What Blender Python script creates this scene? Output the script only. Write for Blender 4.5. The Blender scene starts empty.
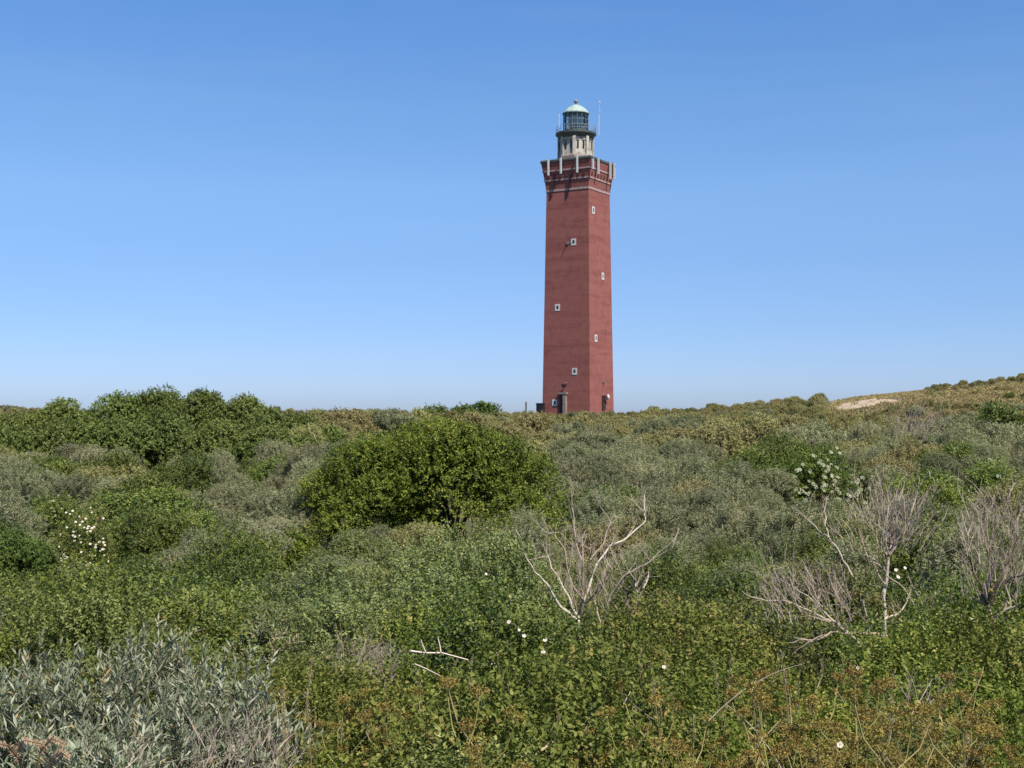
import bpy, math, random
import numpy as np
from mathutils import Vector, noise as mnoise

PI = math.pi
R = math.radians
rng = np.random.default_rng(11)
random.seed(11)
sc = bpy.context.scene
COL = sc.collection
F = 1267.0           # focal length in photo pixels
HY = 412.0           # photo row of the eye level
Z0 = 8.0             # height of the eye above the lowest land

SUN_EL, SUN_PHI = 55.0, 37.0   # sun behind the photographer, to the right
SUN_DIR = np.array([math.sin(R(SUN_PHI)) * math.cos(R(SUN_EL)), -math.cos(R(SUN_PHI)) * math.cos(R(SUN_EL)), math.sin(R(SUN_EL))])

# ------------------------------------------------------------------ terrain
_D = [0, 3, 4.5, 6, 8, 12, 16, 22, 30, 45, 65, 90, 120, 160, 200, 235, 300, 400, 700, 4000]
_G = [-1.7, -1.75, -1.95, -2.25, -2.6, -3.25, -3.75, -4.4, -4.95, -5.3, -5.05, -4.5, -3.6, -2.2, -0.95, -0.75, -3.0, -5.5, -6.0, -6.0]

def smooth_interp(d):
    return (np.interp(d, _D, _G) + np.interp(d * 0.93, _D, _G) + np.interp(d * 1.07, _D, _G)) / 3.0

def gauss(x, y, cx, cy, sx, sy):
    return math.exp(-((x - cx) / sx) ** 2 - ((y - cy) / sy) ** 2)

def ground(x, y):
    d = math.hypot(x, y) if y > 0 else abs(x) * 0.3
    z = float(smooth_interp(d))
    k = min(1.0, max(0.0, (d - 12) / 50.0))
    z += k * 0.55 * mnoise.noise(Vector((x * 0.055, y * 0.055, 1.3)))
    z += min(1, d / 25) * 0.16 * mnoise.noise(Vector((x * 0.3, y * 0.3, 4.3)))
    z += 2.6 * gauss(x, y, -25, 104, 17, 15)                  # mound under the thicket
    z += 5.6 * gauss(x, y, 78, 178, 34, 40)                   # dune at the right
    z += 1.5 * gauss(x, y, 47, 158, 9, 12)
    z += 0.5 * mnoise.noise(Vector((x * 0.02 + 7, y * 0.02, 0))) * k
    return Z0 + z

def canopy_d(py):
    """distance at which the top of the plant carpet shows at photo row py"""
    _t = [4.0, 4.5, 6, 8, 12, 16, 22, 30, 45, 65, 90, 120, 160, 200]
    _y = [800, 775, 735, 690, 640, 610, 580, 550, 510, 475, 452, 434, 419, 411]
    return float(np.interp(-py, [-a for a in _y], _t))

def at(px, d):
    return (px - 512.0) / F * d

# ------------------------------------------------------------------ materials
def new_mat(name):
    m = bpy.data.materials.new(name); m.use_nodes = True
    nt = m.node_tree; nt.nodes.clear()
    return m, nt

def node(nt, t, **kw):
    n = nt.nodes.new(t)
    for k, v in kw.items():
        setattr(n, k, v)
    return n

def ramp(nt, stops, fac=None, interp='LINEAR'):
    r = node(nt, 'ShaderNodeValToRGB'); r.color_ramp.interpolation = interp
    e = r.color_ramp.elements
    while len(e) > 1: e.remove(e[-1])
    e[0].position = stops[0][0]; e[0].color = (*stops[0][1], 1)
    for p, c in stops[1:]:
        q = e.new(p); q.color = (*c, 1)
    if fac is not None: nt.links.new(fac, r.inputs[0])
    return r

def leaf_mat(name, stops, trans=0.3, gloss=0.12, rough=0.45, hue=0.012, val=0.24, gain=1.4):
    """leaf colour from a per-leaf random number, shifted a little per bush"""
    m, nt = new_mat(name); L = nt.links.new
    at_ = node(nt, 'ShaderNodeAttribute', attribute_name='rnd')
    cr = ramp(nt, [(p, tuple(min(.85, c * gain * .98) for c in cc)) for p, cc in stops], at_.outputs['Fac'])
    oi = node(nt, 'ShaderNodeObjectInfo')
    mr = node(nt, 'ShaderNodeMapRange'); mr.inputs[3].default_value = 1 - val; mr.inputs[4].default_value = 1 + val
    L(oi.outputs['Random'], mr.inputs[0])
    w = node(nt, 'ShaderNodeTexWhiteNoise', noise_dimensions='1D'); L(oi.outputs['Random'], w.inputs['W'])
    mh = node(nt, 'ShaderNodeMapRange'); mh.inputs[3].default_value = 0.5 - hue; mh.inputs[4].default_value = 0.5 + hue
    L(w.outputs['Value'], mh.inputs[0])
    hs = node(nt, 'ShaderNodeHueSaturation')
    L(mh.outputs[0], hs.inputs['Hue']); L(mr.outputs[0], hs.inputs['Value']); L(cr.outputs[0], hs.inputs['Color'])
    df = node(nt, 'ShaderNodeBsdfDiffuse'); L(hs.outputs[0], df.inputs[0])
    tr = node(nt, 'ShaderNodeBsdfTranslucent')
    mt = node(nt, 'ShaderNodeMix', data_type='RGBA', blend_type='MULTIPLY'); mt.inputs[0].default_value = 1
    L(hs.outputs[0], mt.inputs[6]); mt.inputs[7].default_value = (1.15, 1.2, 0.5, 1)
    L(mt.outputs[2], tr.inputs[0])
    m1 = node(nt, 'ShaderNodeMixShader'); m1.inputs[0].default_value = trans
    L(df.outputs[0], m1.inputs[1]); L(tr.outputs[0], m1.inputs[2])
    gl = node(nt, 'ShaderNodeBsdfGlossy'); gl.inputs['Roughness'].default_value = rough
    gl.inputs[0].default_value = (1, 0.97, 0.85, 1)
    fr = node(nt, 'ShaderNodeFresnel'); fr.inputs[0].default_value = 1.35
    fm = node(nt, 'ShaderNodeMath', operation='MULTIPLY'); fm.inputs[1].default_value = gloss * 1.1
    L(fr.outputs[0], fm.inputs[0])
    m2 = node(nt, 'ShaderNodeMixShader'); L(fm.outputs[0], m2.inputs[0])
    L(m1.outputs[0], m2.inputs[1]); L(gl.outputs[0], m2.inputs[2])
    o = node(nt, 'ShaderNodeOutputMaterial'); L(m2.outputs[0], o.inputs[0])
    return m

def surf_mat(name, stops, scale=4.0, rough=0.8, bump=0.15, stretch=(1, 1, 1), metal=0.0, detail=6):
    m, nt = new_mat(name); L = nt.links.new
    tc = node(nt, 'ShaderNodeTexCoord')
    mp = node(nt, 'ShaderNodeMapping'); mp.inputs['Scale'].default_value = stretch
    L(tc.outputs['Object'], mp.inputs[0])
    nz = node(nt, 'ShaderNodeTexNoise'); nz.inputs['Scale'].default_value = scale; nz.inputs['Detail'].default_value = detail
    L(mp.outputs[0], nz.inputs['Vector'])
    cr = ramp(nt, [(p, tuple(c * .76 for c in cc)) for p, cc in stops], nz.outputs['Fac'])
    b = node(nt, 'ShaderNodeBsdfPrincipled'); L(cr.outputs[0], b.inputs['Base Color'])
    b.inputs['Roughness'].default_value = rough; b.inputs['Metallic'].default_value = metal
    if bump:
        bp = node(nt, 'ShaderNodeBump'); bp.inputs['Strength'].default_value = bump; bp.inputs['Distance'].default_value = 0.05
        L(nz.outputs['Fac'], bp.inputs['Height']); L(bp.outputs[0], b.inputs['Normal'])
    o = node(nt, 'ShaderNodeOutputMaterial'); L(b.outputs[0], o.inputs[0])
    return m

def brick_mat():
    m, nt = new_mat('weathered_red_brick'); L = nt.links.new
    tc = node(nt, 'ShaderNodeTexCoord')
    sx = node(nt, 'ShaderNodeSeparateXYZ'); L(tc.outputs['Object'], sx.inputs[0])
    n_ = node(nt, 'ShaderNodeMath', operation='ADD'); L(sx.outputs[0], n_.inputs[0]); L(sx.outputs[1], n_.inputs[1])
    cb = node(nt, 'ShaderNodeCombineXYZ'); L(n_.outputs[0], cb.inputs[0]); L(sx.outputs[2], cb.inputs[1])
    bt = node(nt, 'ShaderNodeTexBrick'); bt.inputs['Scale'].default_value = 1.0
    bt.inputs['Brick Width'].default_value = 0.23; bt.inputs['Row Height'].default_value = 0.075; bt.inputs['Mortar Size'].default_value = 0.006
    bt.inputs['Color1'].default_value = (0.286, 0.092, 0.074, 1); bt.inputs['Color2'].default_value = (0.246, 0.078, 0.063, 1)
    bt.inputs['Mortar'].default_value = (0.285, 0.098, 0.082, 1); L(cb.outputs[0], bt.inputs['Vector'])
    # courses that weathered differently, long stains and blotches
    mp = node(nt, 'ShaderNodeMapping'); mp.inputs['Scale'].default_value = (0.08, 0.08, 0.75); L(tc.outputs['Object'], mp.inputs[0])
    nz = node(nt, 'ShaderNodeTexNoise'); nz.inputs['Scale'].default_value = 1.6; nz.inputs['Detail'].default_value = 5; L(mp.outputs[0], nz.inputs['Vector'])
    c1 = ramp(nt, [(0.30, (0.80, 0.75, 0.75)), (0.42, (0.90, 0.86, 0.86)), (0.52, (1, 1, 1)), (0.7, (1.0, 1.04, 1.03))], nz.outputs['Fac'])
    nb = node(nt, 'ShaderNodeTexNoise'); nb.inputs['Scale'].default_value = 0.9; nb.inputs['Detail'].default_value = 7; nb.inputs['Roughness'].default_value = 0.65
    L(tc.outputs['Object'], nb.inputs['Vector'])
    c2 = ramp(nt, [(0.32, (0.76, 0.75, 0.77)), (0.5, (1, 1, 1)), (0.66, (1.0, 1.05, 1.04))], nb.outputs['Fac'])
    a = node(nt, 'ShaderNodeMix', data_type='RGBA', blend_type='MULTIPLY'); a.inputs[0].default_value = 1
    L(bt.outputs[0], a.inputs[6]); L(c1.outputs[0], a.inputs[7])
    b2 = node(nt, 'ShaderNodeMix', data_type='RGBA', blend_type='MULTIPLY'); b2.inputs[0].default_value = 1
    L(a.outputs[2], b2.inputs[6]); L(c2.outputs[0], b2.inputs[7])
    b = node(nt, 'ShaderNodeBsdfPrincipled'); b.inputs['Roughness'].default_value = 0.85
    L(b2.outputs[2], b.inputs['Base Color'])
    bp = node(nt, 'ShaderNodeBump'); bp.inputs['Strength'].default_value = 0.08; bp.inputs['Distance'].default_value = 0.005
    L(bt.outputs['Fac'], bp.inputs['Height']); L(bp.outputs[0], b.inputs['Normal'])
    o = node(nt, 'ShaderNodeOutputMaterial'); L(b.outputs[0], o.inputs[0])
    return m

def glass_mat():
    m, nt = new_mat('lantern_glass'); L = nt.links.new
    g = node(nt, 'ShaderNodeBsdfGlossy'); g.inputs['Roughness'].default_value = 0.05
    t = node(nt, 'ShaderNodeBsdfTransparent'); t.inputs[0].default_value = (0.86, 0.92, 0.92, 1)
    fr = node(nt, 'ShaderNodeFresnel'); fr.inputs[0].default_value = 1.5
    x = node(nt, 'ShaderNodeMixShader'); L(fr.outputs[0], x.inputs[0]); L(t.outputs[0], x.inputs[1]); L(g.outputs[0], x.inputs[2])
    o = node(nt, 'ShaderNodeOutputMaterial'); L(x.outputs[0], o.inputs[0])
    return m

M = {}
M['buck'] = leaf_mat('sea_buckthorn_leaves', [(0, (0.105, 0.118, 0.060)), (0.45, (0.178, 0.186, 0.104)), (0.8, (0.245, 0.243, 0.144)), (0.95, (0.265, 0.240, 0.14)), (1, (0.25, 0.195, 0.12))], trans=0.22, gloss=0.06)
M['silver'] = leaf_mat('silvery_buckthorn_leaves', [(0, (0.12, 0.145, 0.085)), (0.4, (0.21, 0.235, 0.155)), (0.8, (0.38, 0.395, 0.290)), (0.97, (0.46, 0.44, 0.31)), (1, (0.42, 0.30, 0.14))], trans=0.18, gloss=0.05, rough=0.4, val=0.1, gain=1.0)
M['green'] = leaf_mat('bramble_leaves', [(0, (0.042, 0.062, 0.012)), (0.5, (0.090, 0.115, 0.021)), (0.88, (0.160, 0.180, 0.040)), (1, (0.215, 0.200, 0.060))], trans=0.24, gloss=0.10)
M['privet'] = leaf_mat('pale_privet_leaves', [(0, (0.070, 0.092, 0.024)), (0.5, (0.130, 0.152, 0.042)), (0.85, (0.205, 0.215, 0.075)), (1, (0.26, 0.25, 0.11))], trans=0.25, gloss=0.14)
M['hawthorn'] = leaf_mat('hawthorn_leaves', [(0, (0.046, 0.068, 0.010)), (0.5, (0.100, 0.128, 0.019)), (0.9, (0.182, 0.205, 0.032)), (1, (0.22, 0.205, 0.042))], trans=0.24, gloss=0.06, val=0.05, hue=0.004)
M['elder'] = leaf_mat('elder_leaves', [(0, (0.050, 0.076, 0.014)), (0.6, (0.112, 0.146, 0.028)), (1, (0.185, 0.215, 0.045))], trans=0.24, gloss=0.06)
M['darkelder'] = leaf_mat('dark_elder_leaves', [(0, (0.036, 0.058, 0.013)), (0.6, (0.076, 0.104, 0.024)), (1, (0.125, 0.15, 0.036))], trans=0.24, gloss=0.06)
M['thicket'] = leaf_mat('thicket_leaves', [(0, (0.066, 0.090, 0.020)), (0.5, (0.122, 0.150, 0.040)), (0.9, (0.172, 0.192, 0.056)), (1, (0.19, 0.20, 0.065))], trans=0.25, gloss=0.06, val=0.14)
M['olive'] = leaf_mat('olive_scrub_leaves', [(0, (0.140, 0.135, 0.054)), (0.5, (0.195, 0.180, 0.077)), (0.85, (0.240, 0.212, 0.10)), (1, (0.25, 0.192, 0.095))], trans=0.2, gloss=0.04, hue=0.02, val=0.22)
M['rose'] = leaf_mat('rose_leaves', [(0, (0.048, 0.064, 0.014)), (0.5, (0.096, 0.110, 0.025)), (0.88, (0.16, 0.158, 0.046)), (1, (0.20, 0.14, 0.05))], trans=0.24, gloss=0.1)
M['grass'] = leaf_mat('dune_grass', [(0, (0.12, 0.14, 0.028)), (0.5, (0.175, 0.19, 0.042)), (0.8, (0.22, 0.21, 0.065)), (1, (0.29, 0.24, 0.11))], trans=0.35, gloss=0.06)
M['marram'] = leaf_mat('dry_marram_grass', [(0, (0.20, 0.175, 0.08)), (0.5, (0.28, 0.23, 0.115)), (1, (0.36, 0.28, 0.155))], trans=0.2, gloss=0.03)
M['umbel'] = leaf_mat('rusty_seed_heads', [(0, (0.095, 0.066, 0.018)), (0.4, (0.160, 0.108, 0.029)), (0.7, (0.215, 0.158, 0.045)), (1, (0.21, 0.205, 0.060))], trans=0.15, gloss=0.05)
M['stalk'] = leaf_mat('yellow_green_stalks', [(0, (0.22, 0.21, 0.06)), (0.6, (0.34, 0.29, 0.11)), (1, (0.42, 0.34, 0.17))], trans=0.05, gloss=0.1, gain=1.0)
M['straw'] = leaf_mat('straw_grass_heads', [(0, (0.30, 0.24, 0.13)), (1, (0.46, 0.38, 0.24))], trans=0.2, gloss=0.05, gain=1.0)
M['petal'] = leaf_mat('white_petals', [(0, (0.70, 0.60, 0.50)), (1, (0.88, 0.80, 0.70))], trans=0.3, gloss=0.03, val=0.05, hue=0.0, gain=1.0)
M['cream'] = leaf_mat('cream_elder_flowers', [(0, (0.58, 0.57, 0.38)), (1, (0.78, 0.77, 0.58))], trans=0.25, gloss=0.02, val=0.08, hue=0.0, gain=1.0)
M['stamen'] = leaf_mat('yellow_stamens', [(0, (0.5, 0.32, 0.05)), (1, (0.6, 0.42, 0.1))], trans=0, gloss=0.0, gain=1.0)
M['twig'] = leaf_mat('brown_twigs', [(0, (0.10, 0.075, 0.05)), (1, (0.20, 0.155, 0.115))], trans=0, gloss=0.04, gain=1.0)
M['dead'] = leaf_mat('bleached_dead_wood', [(0, (0.31, 0.24, 0.18)), (0.6, (0.48, 0.39, 0.31)), (1, (0.64, 0.55, 0.45))], trans=0, gloss=0.0, val=0.1, hue=0, gain=1.0)
M['deadtwig'] = leaf_mat('grey_purple_dead_twigs', [(0, (0.19, 0.145, 0.115)), (0.6, (0.33, 0.26, 0.21)), (1, (0.50, 0.41, 0.34))], trans=0, gloss=0.0, val=0.1, hue=0, gain=1.0)
M['darkwood'] = leaf_mat('dark_dead_wood', [(0, (0.09, 0.07, 0.05)), (1, (0.17, 0.13, 0.095))], trans=0, gloss=0.04, val=0.1, hue=0, gain=1.0)
M['fern'] = leaf_mat('dry_tan_fern', [(0, (0.30, 0.18, 0.10)), (0.5, (0.42, 0.30, 0.20)), (1, (0.52, 0.43, 0.32))], trans=0.15, gloss=0.04, hue=0, gain=1.0)
M['bark'] = surf_mat('brown_bark', [(0.3, (0.06, 0.045, 0.03)), (0.7, (0.13, 0.10, 0.075))], 9, stretch=(1, 1, 0.25))
M['brick'] = brick_mat()
M['brickdark'] = surf_mat('dark_brick', [(0.3, (0.055, 0.03, 0.028)), (0.7, (0.085, 0.045, 0.04))], 3)  # plain dark tone; on the frieze blocks it carries the shade of the gaps
M['band'] = surf_mat('weathered_white_stone_band', [(0.3, (0.40, 0.26, 0.24)), (0.6, (0.56, 0.40, 0.37))], 2.5)
M['coping'] = surf_mat('dark_lead_coping', [(0.3, (0.055, 0.062, 0.06)), (0.7, (0.10, 0.11, 0.105))], 2)
M['stone'] = surf_mat('weathered_cream_stone', [(0.28, (0.30, 0.26, 0.20)), (0.48, (0.58, 0.52, 0.43)), (0.75, (0.70, 0.66, 0.58))], 1.6, detail=8)
M['greystone'] = surf_mat('grey_stone_trim', [(0.3, (0.22, 0.17, 0.14)), (0.7, (0.38, 0.31, 0.27))], 2)
M['white'] = surf_mat('white_paint', [(0.3, (0.68, 0.66, 0.63)), (0.7, (0.8, 0.79, 0.77))], 2, rough=0.5, bump=0.03)
M['bars'] = surf_mat('pale_glazing_bars', [(0.3, (0.26, 0.29, 0.28)), (0.7, (0.38, 0.41, 0.39))], 3, rough=0.5, bump=0.05)
M['greymetal'] = surf_mat('dark_green_iron', [(0.3, (0.07, 0.085, 0.08)), (0.7, (0.13, 0.15, 0.14))], 3, rough=0.5, bump=0.05)
M['patina'] = surf_mat('green_copper_patina', [(0.25, (0.28, 0.38, 0.34)), (0.55, (0.44, 0.55, 0.50)), (0.8, (0.60, 0.67, 0.62))], 1.3, rough=0.6, bump=0.05)
M['glass'] = glass_mat()
M['lens'] = surf_mat('fresnel_lens', [(0.3, (0.55, 0.58, 0.54)), (0.7, (0.85, 0.86, 0.82))], 3, rough=0.15, bump=0, stretch=(1, 1, 6))
M['dark'] = surf_mat('dark_window_pane', [(0.3, (0.010, 0.011, 0.013)), (0.7, (0.022, 0.024, 0.028))], 2, rough=0.15, bump=0)
M['black'] = surf_mat('black_box_paint', [(0.3, (0.012, 0.012, 0.016)), (0.7, (0.022, 0.022, 0.027))], 2, rough=0.5, bump=0.03)
M['darkmark'] = surf_mat('dark_wall_marks', [(0.3, (0.040, 0.022, 0.022)), (0.7, (0.075, 0.036, 0.034))], 2)  # dark red-brown for the wall streaks and the diagonal line
M['post'] = surf_mat('weathered_fence_wood', [(0.3, (0.10, 0.085, 0.07)), (0.7, (0.18, 0.16, 0.14))], 4)

# ground: dark humus, moss and dry litter between the plants
def ground_mat():
    m, nt = new_mat('dune_soil'); L = nt.links.new
    tc = node(nt, 'ShaderNodeTexCoord')
    n1 = node(nt, 'ShaderNodeTexNoise'); n1.inputs['Scale'].default_value = 0.18; n1.inputs['Detail'].default_value = 8; n1.inputs['Roughness'].default_value = 0.65
    L(tc.outputs['Object'], n1.inputs['Vector'])
    c1 = ramp(nt, [(0.3, (0.045, 0.055, 0.020)), (0.5, (0.072, 0.074, 0.032)), (0.62, (0.10, 0.088, 0.046)), (0.75, (0.14, 0.11, 0.062))], n1.outputs['Fac'])
    n2 = node(nt, 'ShaderNodeTexNoise'); n2.inputs['Scale'].default_value = 5.0; n2.inputs['Detail'].default_value = 8
    L(tc.outputs['Object'], n2.inputs['Vector'])
    c2 = ramp(nt, [(0.3, (0.6, 0.6, 0.6)), (0.7, (1.25, 1.2, 1.15))], n2.outputs['Fac'])
    mx = node(nt, 'ShaderNodeMix', data_type='RGBA', blend_type='MULTIPLY'); mx.inputs[0].default_value = 1
    L(c1.outputs[0], mx.inputs[6]); L(c2.outputs[0], mx.inputs[7])
    b = node(nt, 'ShaderNodeBsdfPrincipled'); b.inputs['Roughness'].default_value = 0.95; L(mx.outputs[2], b.inputs['Base Color'])
    bp = node(nt, 'ShaderNodeBump'); bp.inputs['Distance'].default_value = 0.12; bp.inputs['Strength'].default_value = 0.7
    L(n2.outputs['Fac'], bp.inputs['Height']); L(bp.outputs[0], b.inputs['Normal'])
    o = node(nt, 'ShaderNodeOutputMaterial'); L(b.outputs[0], o.inputs[0])
    return m
M['ground'] = ground_mat()
M['sand'] = surf_mat('bare_dune_sand', [(0.25, (0.34, 0.24, 0.15)), (0.5, (0.50, 0.38, 0.26)), (0.75, (0.60, 0.48, 0.35))], 0.9, rough=0.95, bump=0.4, detail=9)

# ------------------------------------------------------------------ mesh collector
def unit(a):
    return a / np.maximum(np.linalg.norm(a, axis=-1, keepdims=True), 1e-9)

class MB:
    """collects quads, each with a random number per leaf"""
    def __init__(s, smooth=False): s.v, s.f, s.r, s.m, s.n, s.smooth = [], [], [], [], 0, smooth
    def add(s, V, Fc, rnd=None, mi=0):
        V = np.asarray(V, np.float32).reshape(-1, 3); Fc = np.asarray(Fc, np.int32).reshape(-1, 4)
        s.v.append(V); s.f.append(Fc + s.n); s.n += len(V)
        s.r.append(np.full(len(Fc), 0.5, np.float32) if rnd is None else np.broadcast_to(np.asarray(rnd, np.float32), (len(Fc),)))
        s.m.append(np.full(len(Fc), mi, np.int32))
    def leaves(s, P, D, N, ln, wd, rnd=None, fold=0.0, mi=0, belly=0.45):
        """one leaf per row: base P, direction D, facing N"""
        n = len(P); D = unit(D); S = unit(np.cross(D, N)); N = np.cross(S, D)
        ln = np.broadcast_to(ln, (n,))[:, None]; wd = np.broadcast_to(wd, (n,))[:, None]
        rnd = rng.random(n) if rnd is None else rnd
        mid = P + D * ln * belly
        a, b = mid - S * wd * .5, mid + S * wd * .5
        tip = P + D * ln - N * ln * 0.12
        if fold:
            c = mid - N * wd * fold
            V = np.stack([P, a, tip, b, c], 1).reshape(-1, 3)
            i = (np.arange(n) * 5)[:, None]
            Fc = np.stack([np.hstack([i, i + 4, i + 2, i + 1]), np.hstack([i, i + 3, i + 2, i + 4])], 1).reshape(-1, 4)
            s.add(V, Fc, np.repeat(rnd, 2), mi)
        else:
            V = np.stack([P, a, tip, b], 1).reshape(-1, 3)
            s.add(V, np.arange(n * 4).reshape(-1, 4), rnd, mi)
    def blades(s, P, D, N, ln, wd, rnd=None, bend=0.3, mi=0):
        """bent grass blades of two quads"""
        n = len(P); D = unit(D); S = unit(np.cross(D, N))
        ln = np.broadcast_to(ln, (n,))[:, None]; wd = np.broadcast_to(wd, (n,))[:, None]
        out = unit(D * np.array([1, 1, 0.0]) + 1e-4)
        m_ = P + D * ln * .55; t_ = P + D * ln * .93 + out * ln * bend - np.array([0, 0, 1.]) * ln * bend * .35
        V = np.stack([P - S * wd * .5, P + S * wd * .5, m_ + S * wd * .4, m_ - S * wd * .4, t_ + S * wd * .06, t_ - S * wd * .06], 1).reshape(-1, 3)
        i = (np.arange(n) * 6)[:, None]
        Fc = np.stack([np.hstack([i, i + 1, i + 2, i + 3]), np.hstack([i + 3, i + 2, i + 4, i + 5])], 1).reshape(-1, 4)
        s.add(V, Fc, np.repeat(rng.random(n) if rnd is None else rnd, 2), mi)
    def tube(s, pts, rad, sides=4, mi=0, rnd=None, cap=False):
        pts = np.asarray(pts, float); k = len(pts)
        rad = np.broadcast_to(np.asarray(rad, float), (k,))
        T = unit(np.gradient(pts, axis=0))
        up = np.array([0.31, 0.17, 0.93]); A = unit(np.cross(T, up)); B = np.cross(T, A)
        an = np.arange(sides) / sides * 2 * PI
        ring = A[:, None] * np.cos(an)[None, :, None] + B[:, None] * np.sin(an)[None, :, None]
        V = (pts[:, None] + ring * rad[:, None, None]).reshape(-1, 3)
        Fc = [[i * sides + j, i * sides + (j + 1) % sides, (i + 1) * sides + (j + 1) % sides, (i + 1) * sides + j] for i in range(k - 1) for j in range(sides)]
        if cap and sides == 4: Fc += [[3, 2, 1, 0], [(k - 1) * 4 + j for j in range(4)]]
        s.add(V, Fc, rng.random() if rnd is None else rnd, mi)
    def prism(s, rings, mi=0, caps=True):
        """stacked rings of points with the same count (closed loops)"""
        k, n = len(rings), len(rings[0]); V = [p for r in rings for p in r]
        Fc = [[i * n + j, i * n + (j + 1) % n, (i + 1) * n + (j + 1) % n, (i + 1) * n + j] for i in range(k - 1) for j in range(n)]
        if caps and n == 4:
            Fc += [[3, 2, 1, 0], [(k - 1) * n + j for j in range(4)]]
        elif caps:
            for base in (0, (k - 1) * n):
                c = np.mean(np.array(V[base:base + n]), 0); V.append(tuple(c)); ci = len(V) - 1
                for j in range(0, n, 2):
                    q = [base + j, base + (j + 1) % n, base + (j + 2) % n, ci]
                    Fc.append(q if base else q[::-1])
        s.add(V, Fc, None, mi)
    def box(s, c, d, mi=0):
        x, y, z = c; a, b, h = d[0] / 2, d[1] / 2, d[2] / 2
        lo = [(x - a, y - b, z - h), (x + a, y - b, z - h), (x + a, y + b, z - h), (x - a, y + b, z - h)]
        s.prism([lo, [(p[0], p[1], z + h) for p in lo]], mi)
    def mesh(s, name, mats):
        V = np.concatenate(s.v); Fc = np.concatenate(s.f); r = np.concatenate(s.r); mi = np.concatenate(s.m)
        me = bpy.data.meshes.new(name)
        me.vertices.add(len(V)); me.vertices.foreach_set('co', V.astype(np.float32).ravel())
        me.loops.add(len(Fc) * 4); me.loops.foreach_set('vertex_index', Fc.astype(np.int32).ravel())
        me.polygons.add(len(Fc)); me.polygons.foreach_set('loop_start', np.arange(0, len(Fc) * 4, 4, dtype=np.int32))
        a = me.attributes.new('rnd', 'FLOAT', 'FACE'); a.data.foreach_set('value', r.astype(np.float32))
        for m in (mats if isinstance(mats, list) else [mats]): me.materials.append(m)
        me.polygons.foreach_set('material_index', mi)
        me.polygons.foreach_set('use_smooth', np.full(len(Fc), s.smooth, dtype=bool))
        me.update(calc_edges=True)
        return me
    def build(s, name, mats, parent=None, loc=None):
        return link(name, s.mesh(name, mats), parent, loc)

def link(name, me, parent=None, loc=None):
    o = bpy.data.objects.new(name, me); COL.objects.link(o)
    if parent: o.parent = parent
    if loc is not None: o.location = loc
    return o

def tag(o, label=None, cat=None, group=None, kind=None):
    if label: o['label'] = label
    if cat: o['category'] = cat
    if group: o['group'] = group
    if kind: o['kind'] = kind
    return o

def thing(name, label, cat, loc=(0, 0, 0), rz=0.0, group=None):
    o = bpy.data.objects.new(name, None); COL.objects.link(o)
    o.empty_display_size = 0.2; o.location = loc; o.rotation_euler = (0, 0, rz)
    return tag(o, label, cat, group)

def rdirs(n, zmin=-1.0):
    z = rng.uniform(zmin, 1, n); a = rng.uniform(0, 2 * PI, n); q = np.sqrt(np.maximum(0, 1 - z * z))
    return np.stack([q * np.cos(a), q * np.sin(a), z], 1)

# ------------------------------------------------------------------ bushes
def bush_mesh(name, mat, rx, ry, h, nlobe, lobe, sprays, per, slen, leaf, wid, up=0.5, flat=1.0, fold=0.0, ragged=0.3, twigs=False, lobes=None, spread=0.8, zlow=0.05, rx_out=None):
    """leaf sprays on the outsides of many lobes that together make an uneven dome; returns (foliage mesh, twig MB, lobe centres)"""
    mb, tw = MB(), MB()
    if lobes is None:
        dr = rdirs(nlobe, zlow + .1)
        rad = rng.uniform(0.55, 1.0, nlobe)[:, None]
        C = dr * rad * np.array([rx, ry, h]) * 0.84
        C[:, 2] = np.maximum(C[:, 2], h * .12) + h * rng.uniform(.0, .16, nlobe)
        lr = lobe * rng.uniform(0.55, 1.15, nlobe)
    else:
        C, lr = lobes; nlobe = len(C)
    cen = np.array([0, 0, h * 0.2])
    k = nlobe * sprays
    Ci = np.repeat(C, sprays, 0); lri = np.repeat(lr, sprays)[:, None]
    out = unit(Ci - cen)
    dv = unit(rdirs(k) + out * 0.55 + np.array([0, 0, 0.35]))
    O = Ci + dv * lri * (1 - .5 * rng.random(k) ** 2.2)[:, None] * np.array([1, 1, flat])
    A = unit(dv * spread + np.array([0, 0, up]) + rng.normal(0, ragged, (k, 3)))
    L = slen * rng.uniform(0.6, 1.35, k)[:, None]
    ok = O[:, 2] > -0.05
    O, A, L, k = O[ok], A[ok], L[ok], int(ok.sum())
    t = (np.arange(per)[None, :, None] + rng.random((k, per, 1))) / per
    P = (O[:, None] + A[:, None] * L[:, None] * t).reshape(-1, 3)
    Ar = np.repeat(A, per, 0)
    rn = rdirs(len(P)); side = unit(np.cross(Ar, rn))
    Dl = Ar * rng.uniform(0.35, 0.9, len(P))[:, None] + side
    Nl = unit(rdirs(len(P)) * 0.62 + np.array([0, 0, 0.5]) + np.repeat(unit(dv[ok] + rng.normal(0, .45, (k, 3))), per, 0) * .7)
    tone = np.repeat(rng.normal(0, .13, nlobe), sprays)[ok] + rng.normal(0, .16, k)   # older and younger shoots
    br = np.clip(np.repeat(tone, per) + rng.normal(.48, .2, len(P)), 0, 1)
    sz = rng.uniform(0.7, 1.25, len(P))
    mb.leaves(P, Dl, Nl, leaf * sz, wid * sz, br, fold)
    if twigs:
        for i in range(0, k):
            tw.tube([O[i] - A[i] * L[i] * .3, O[i] + A[i] * L[i] * .95], [0.0028, 0.0012], 3)
    return mb.mesh(name, mat), tw, C

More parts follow.
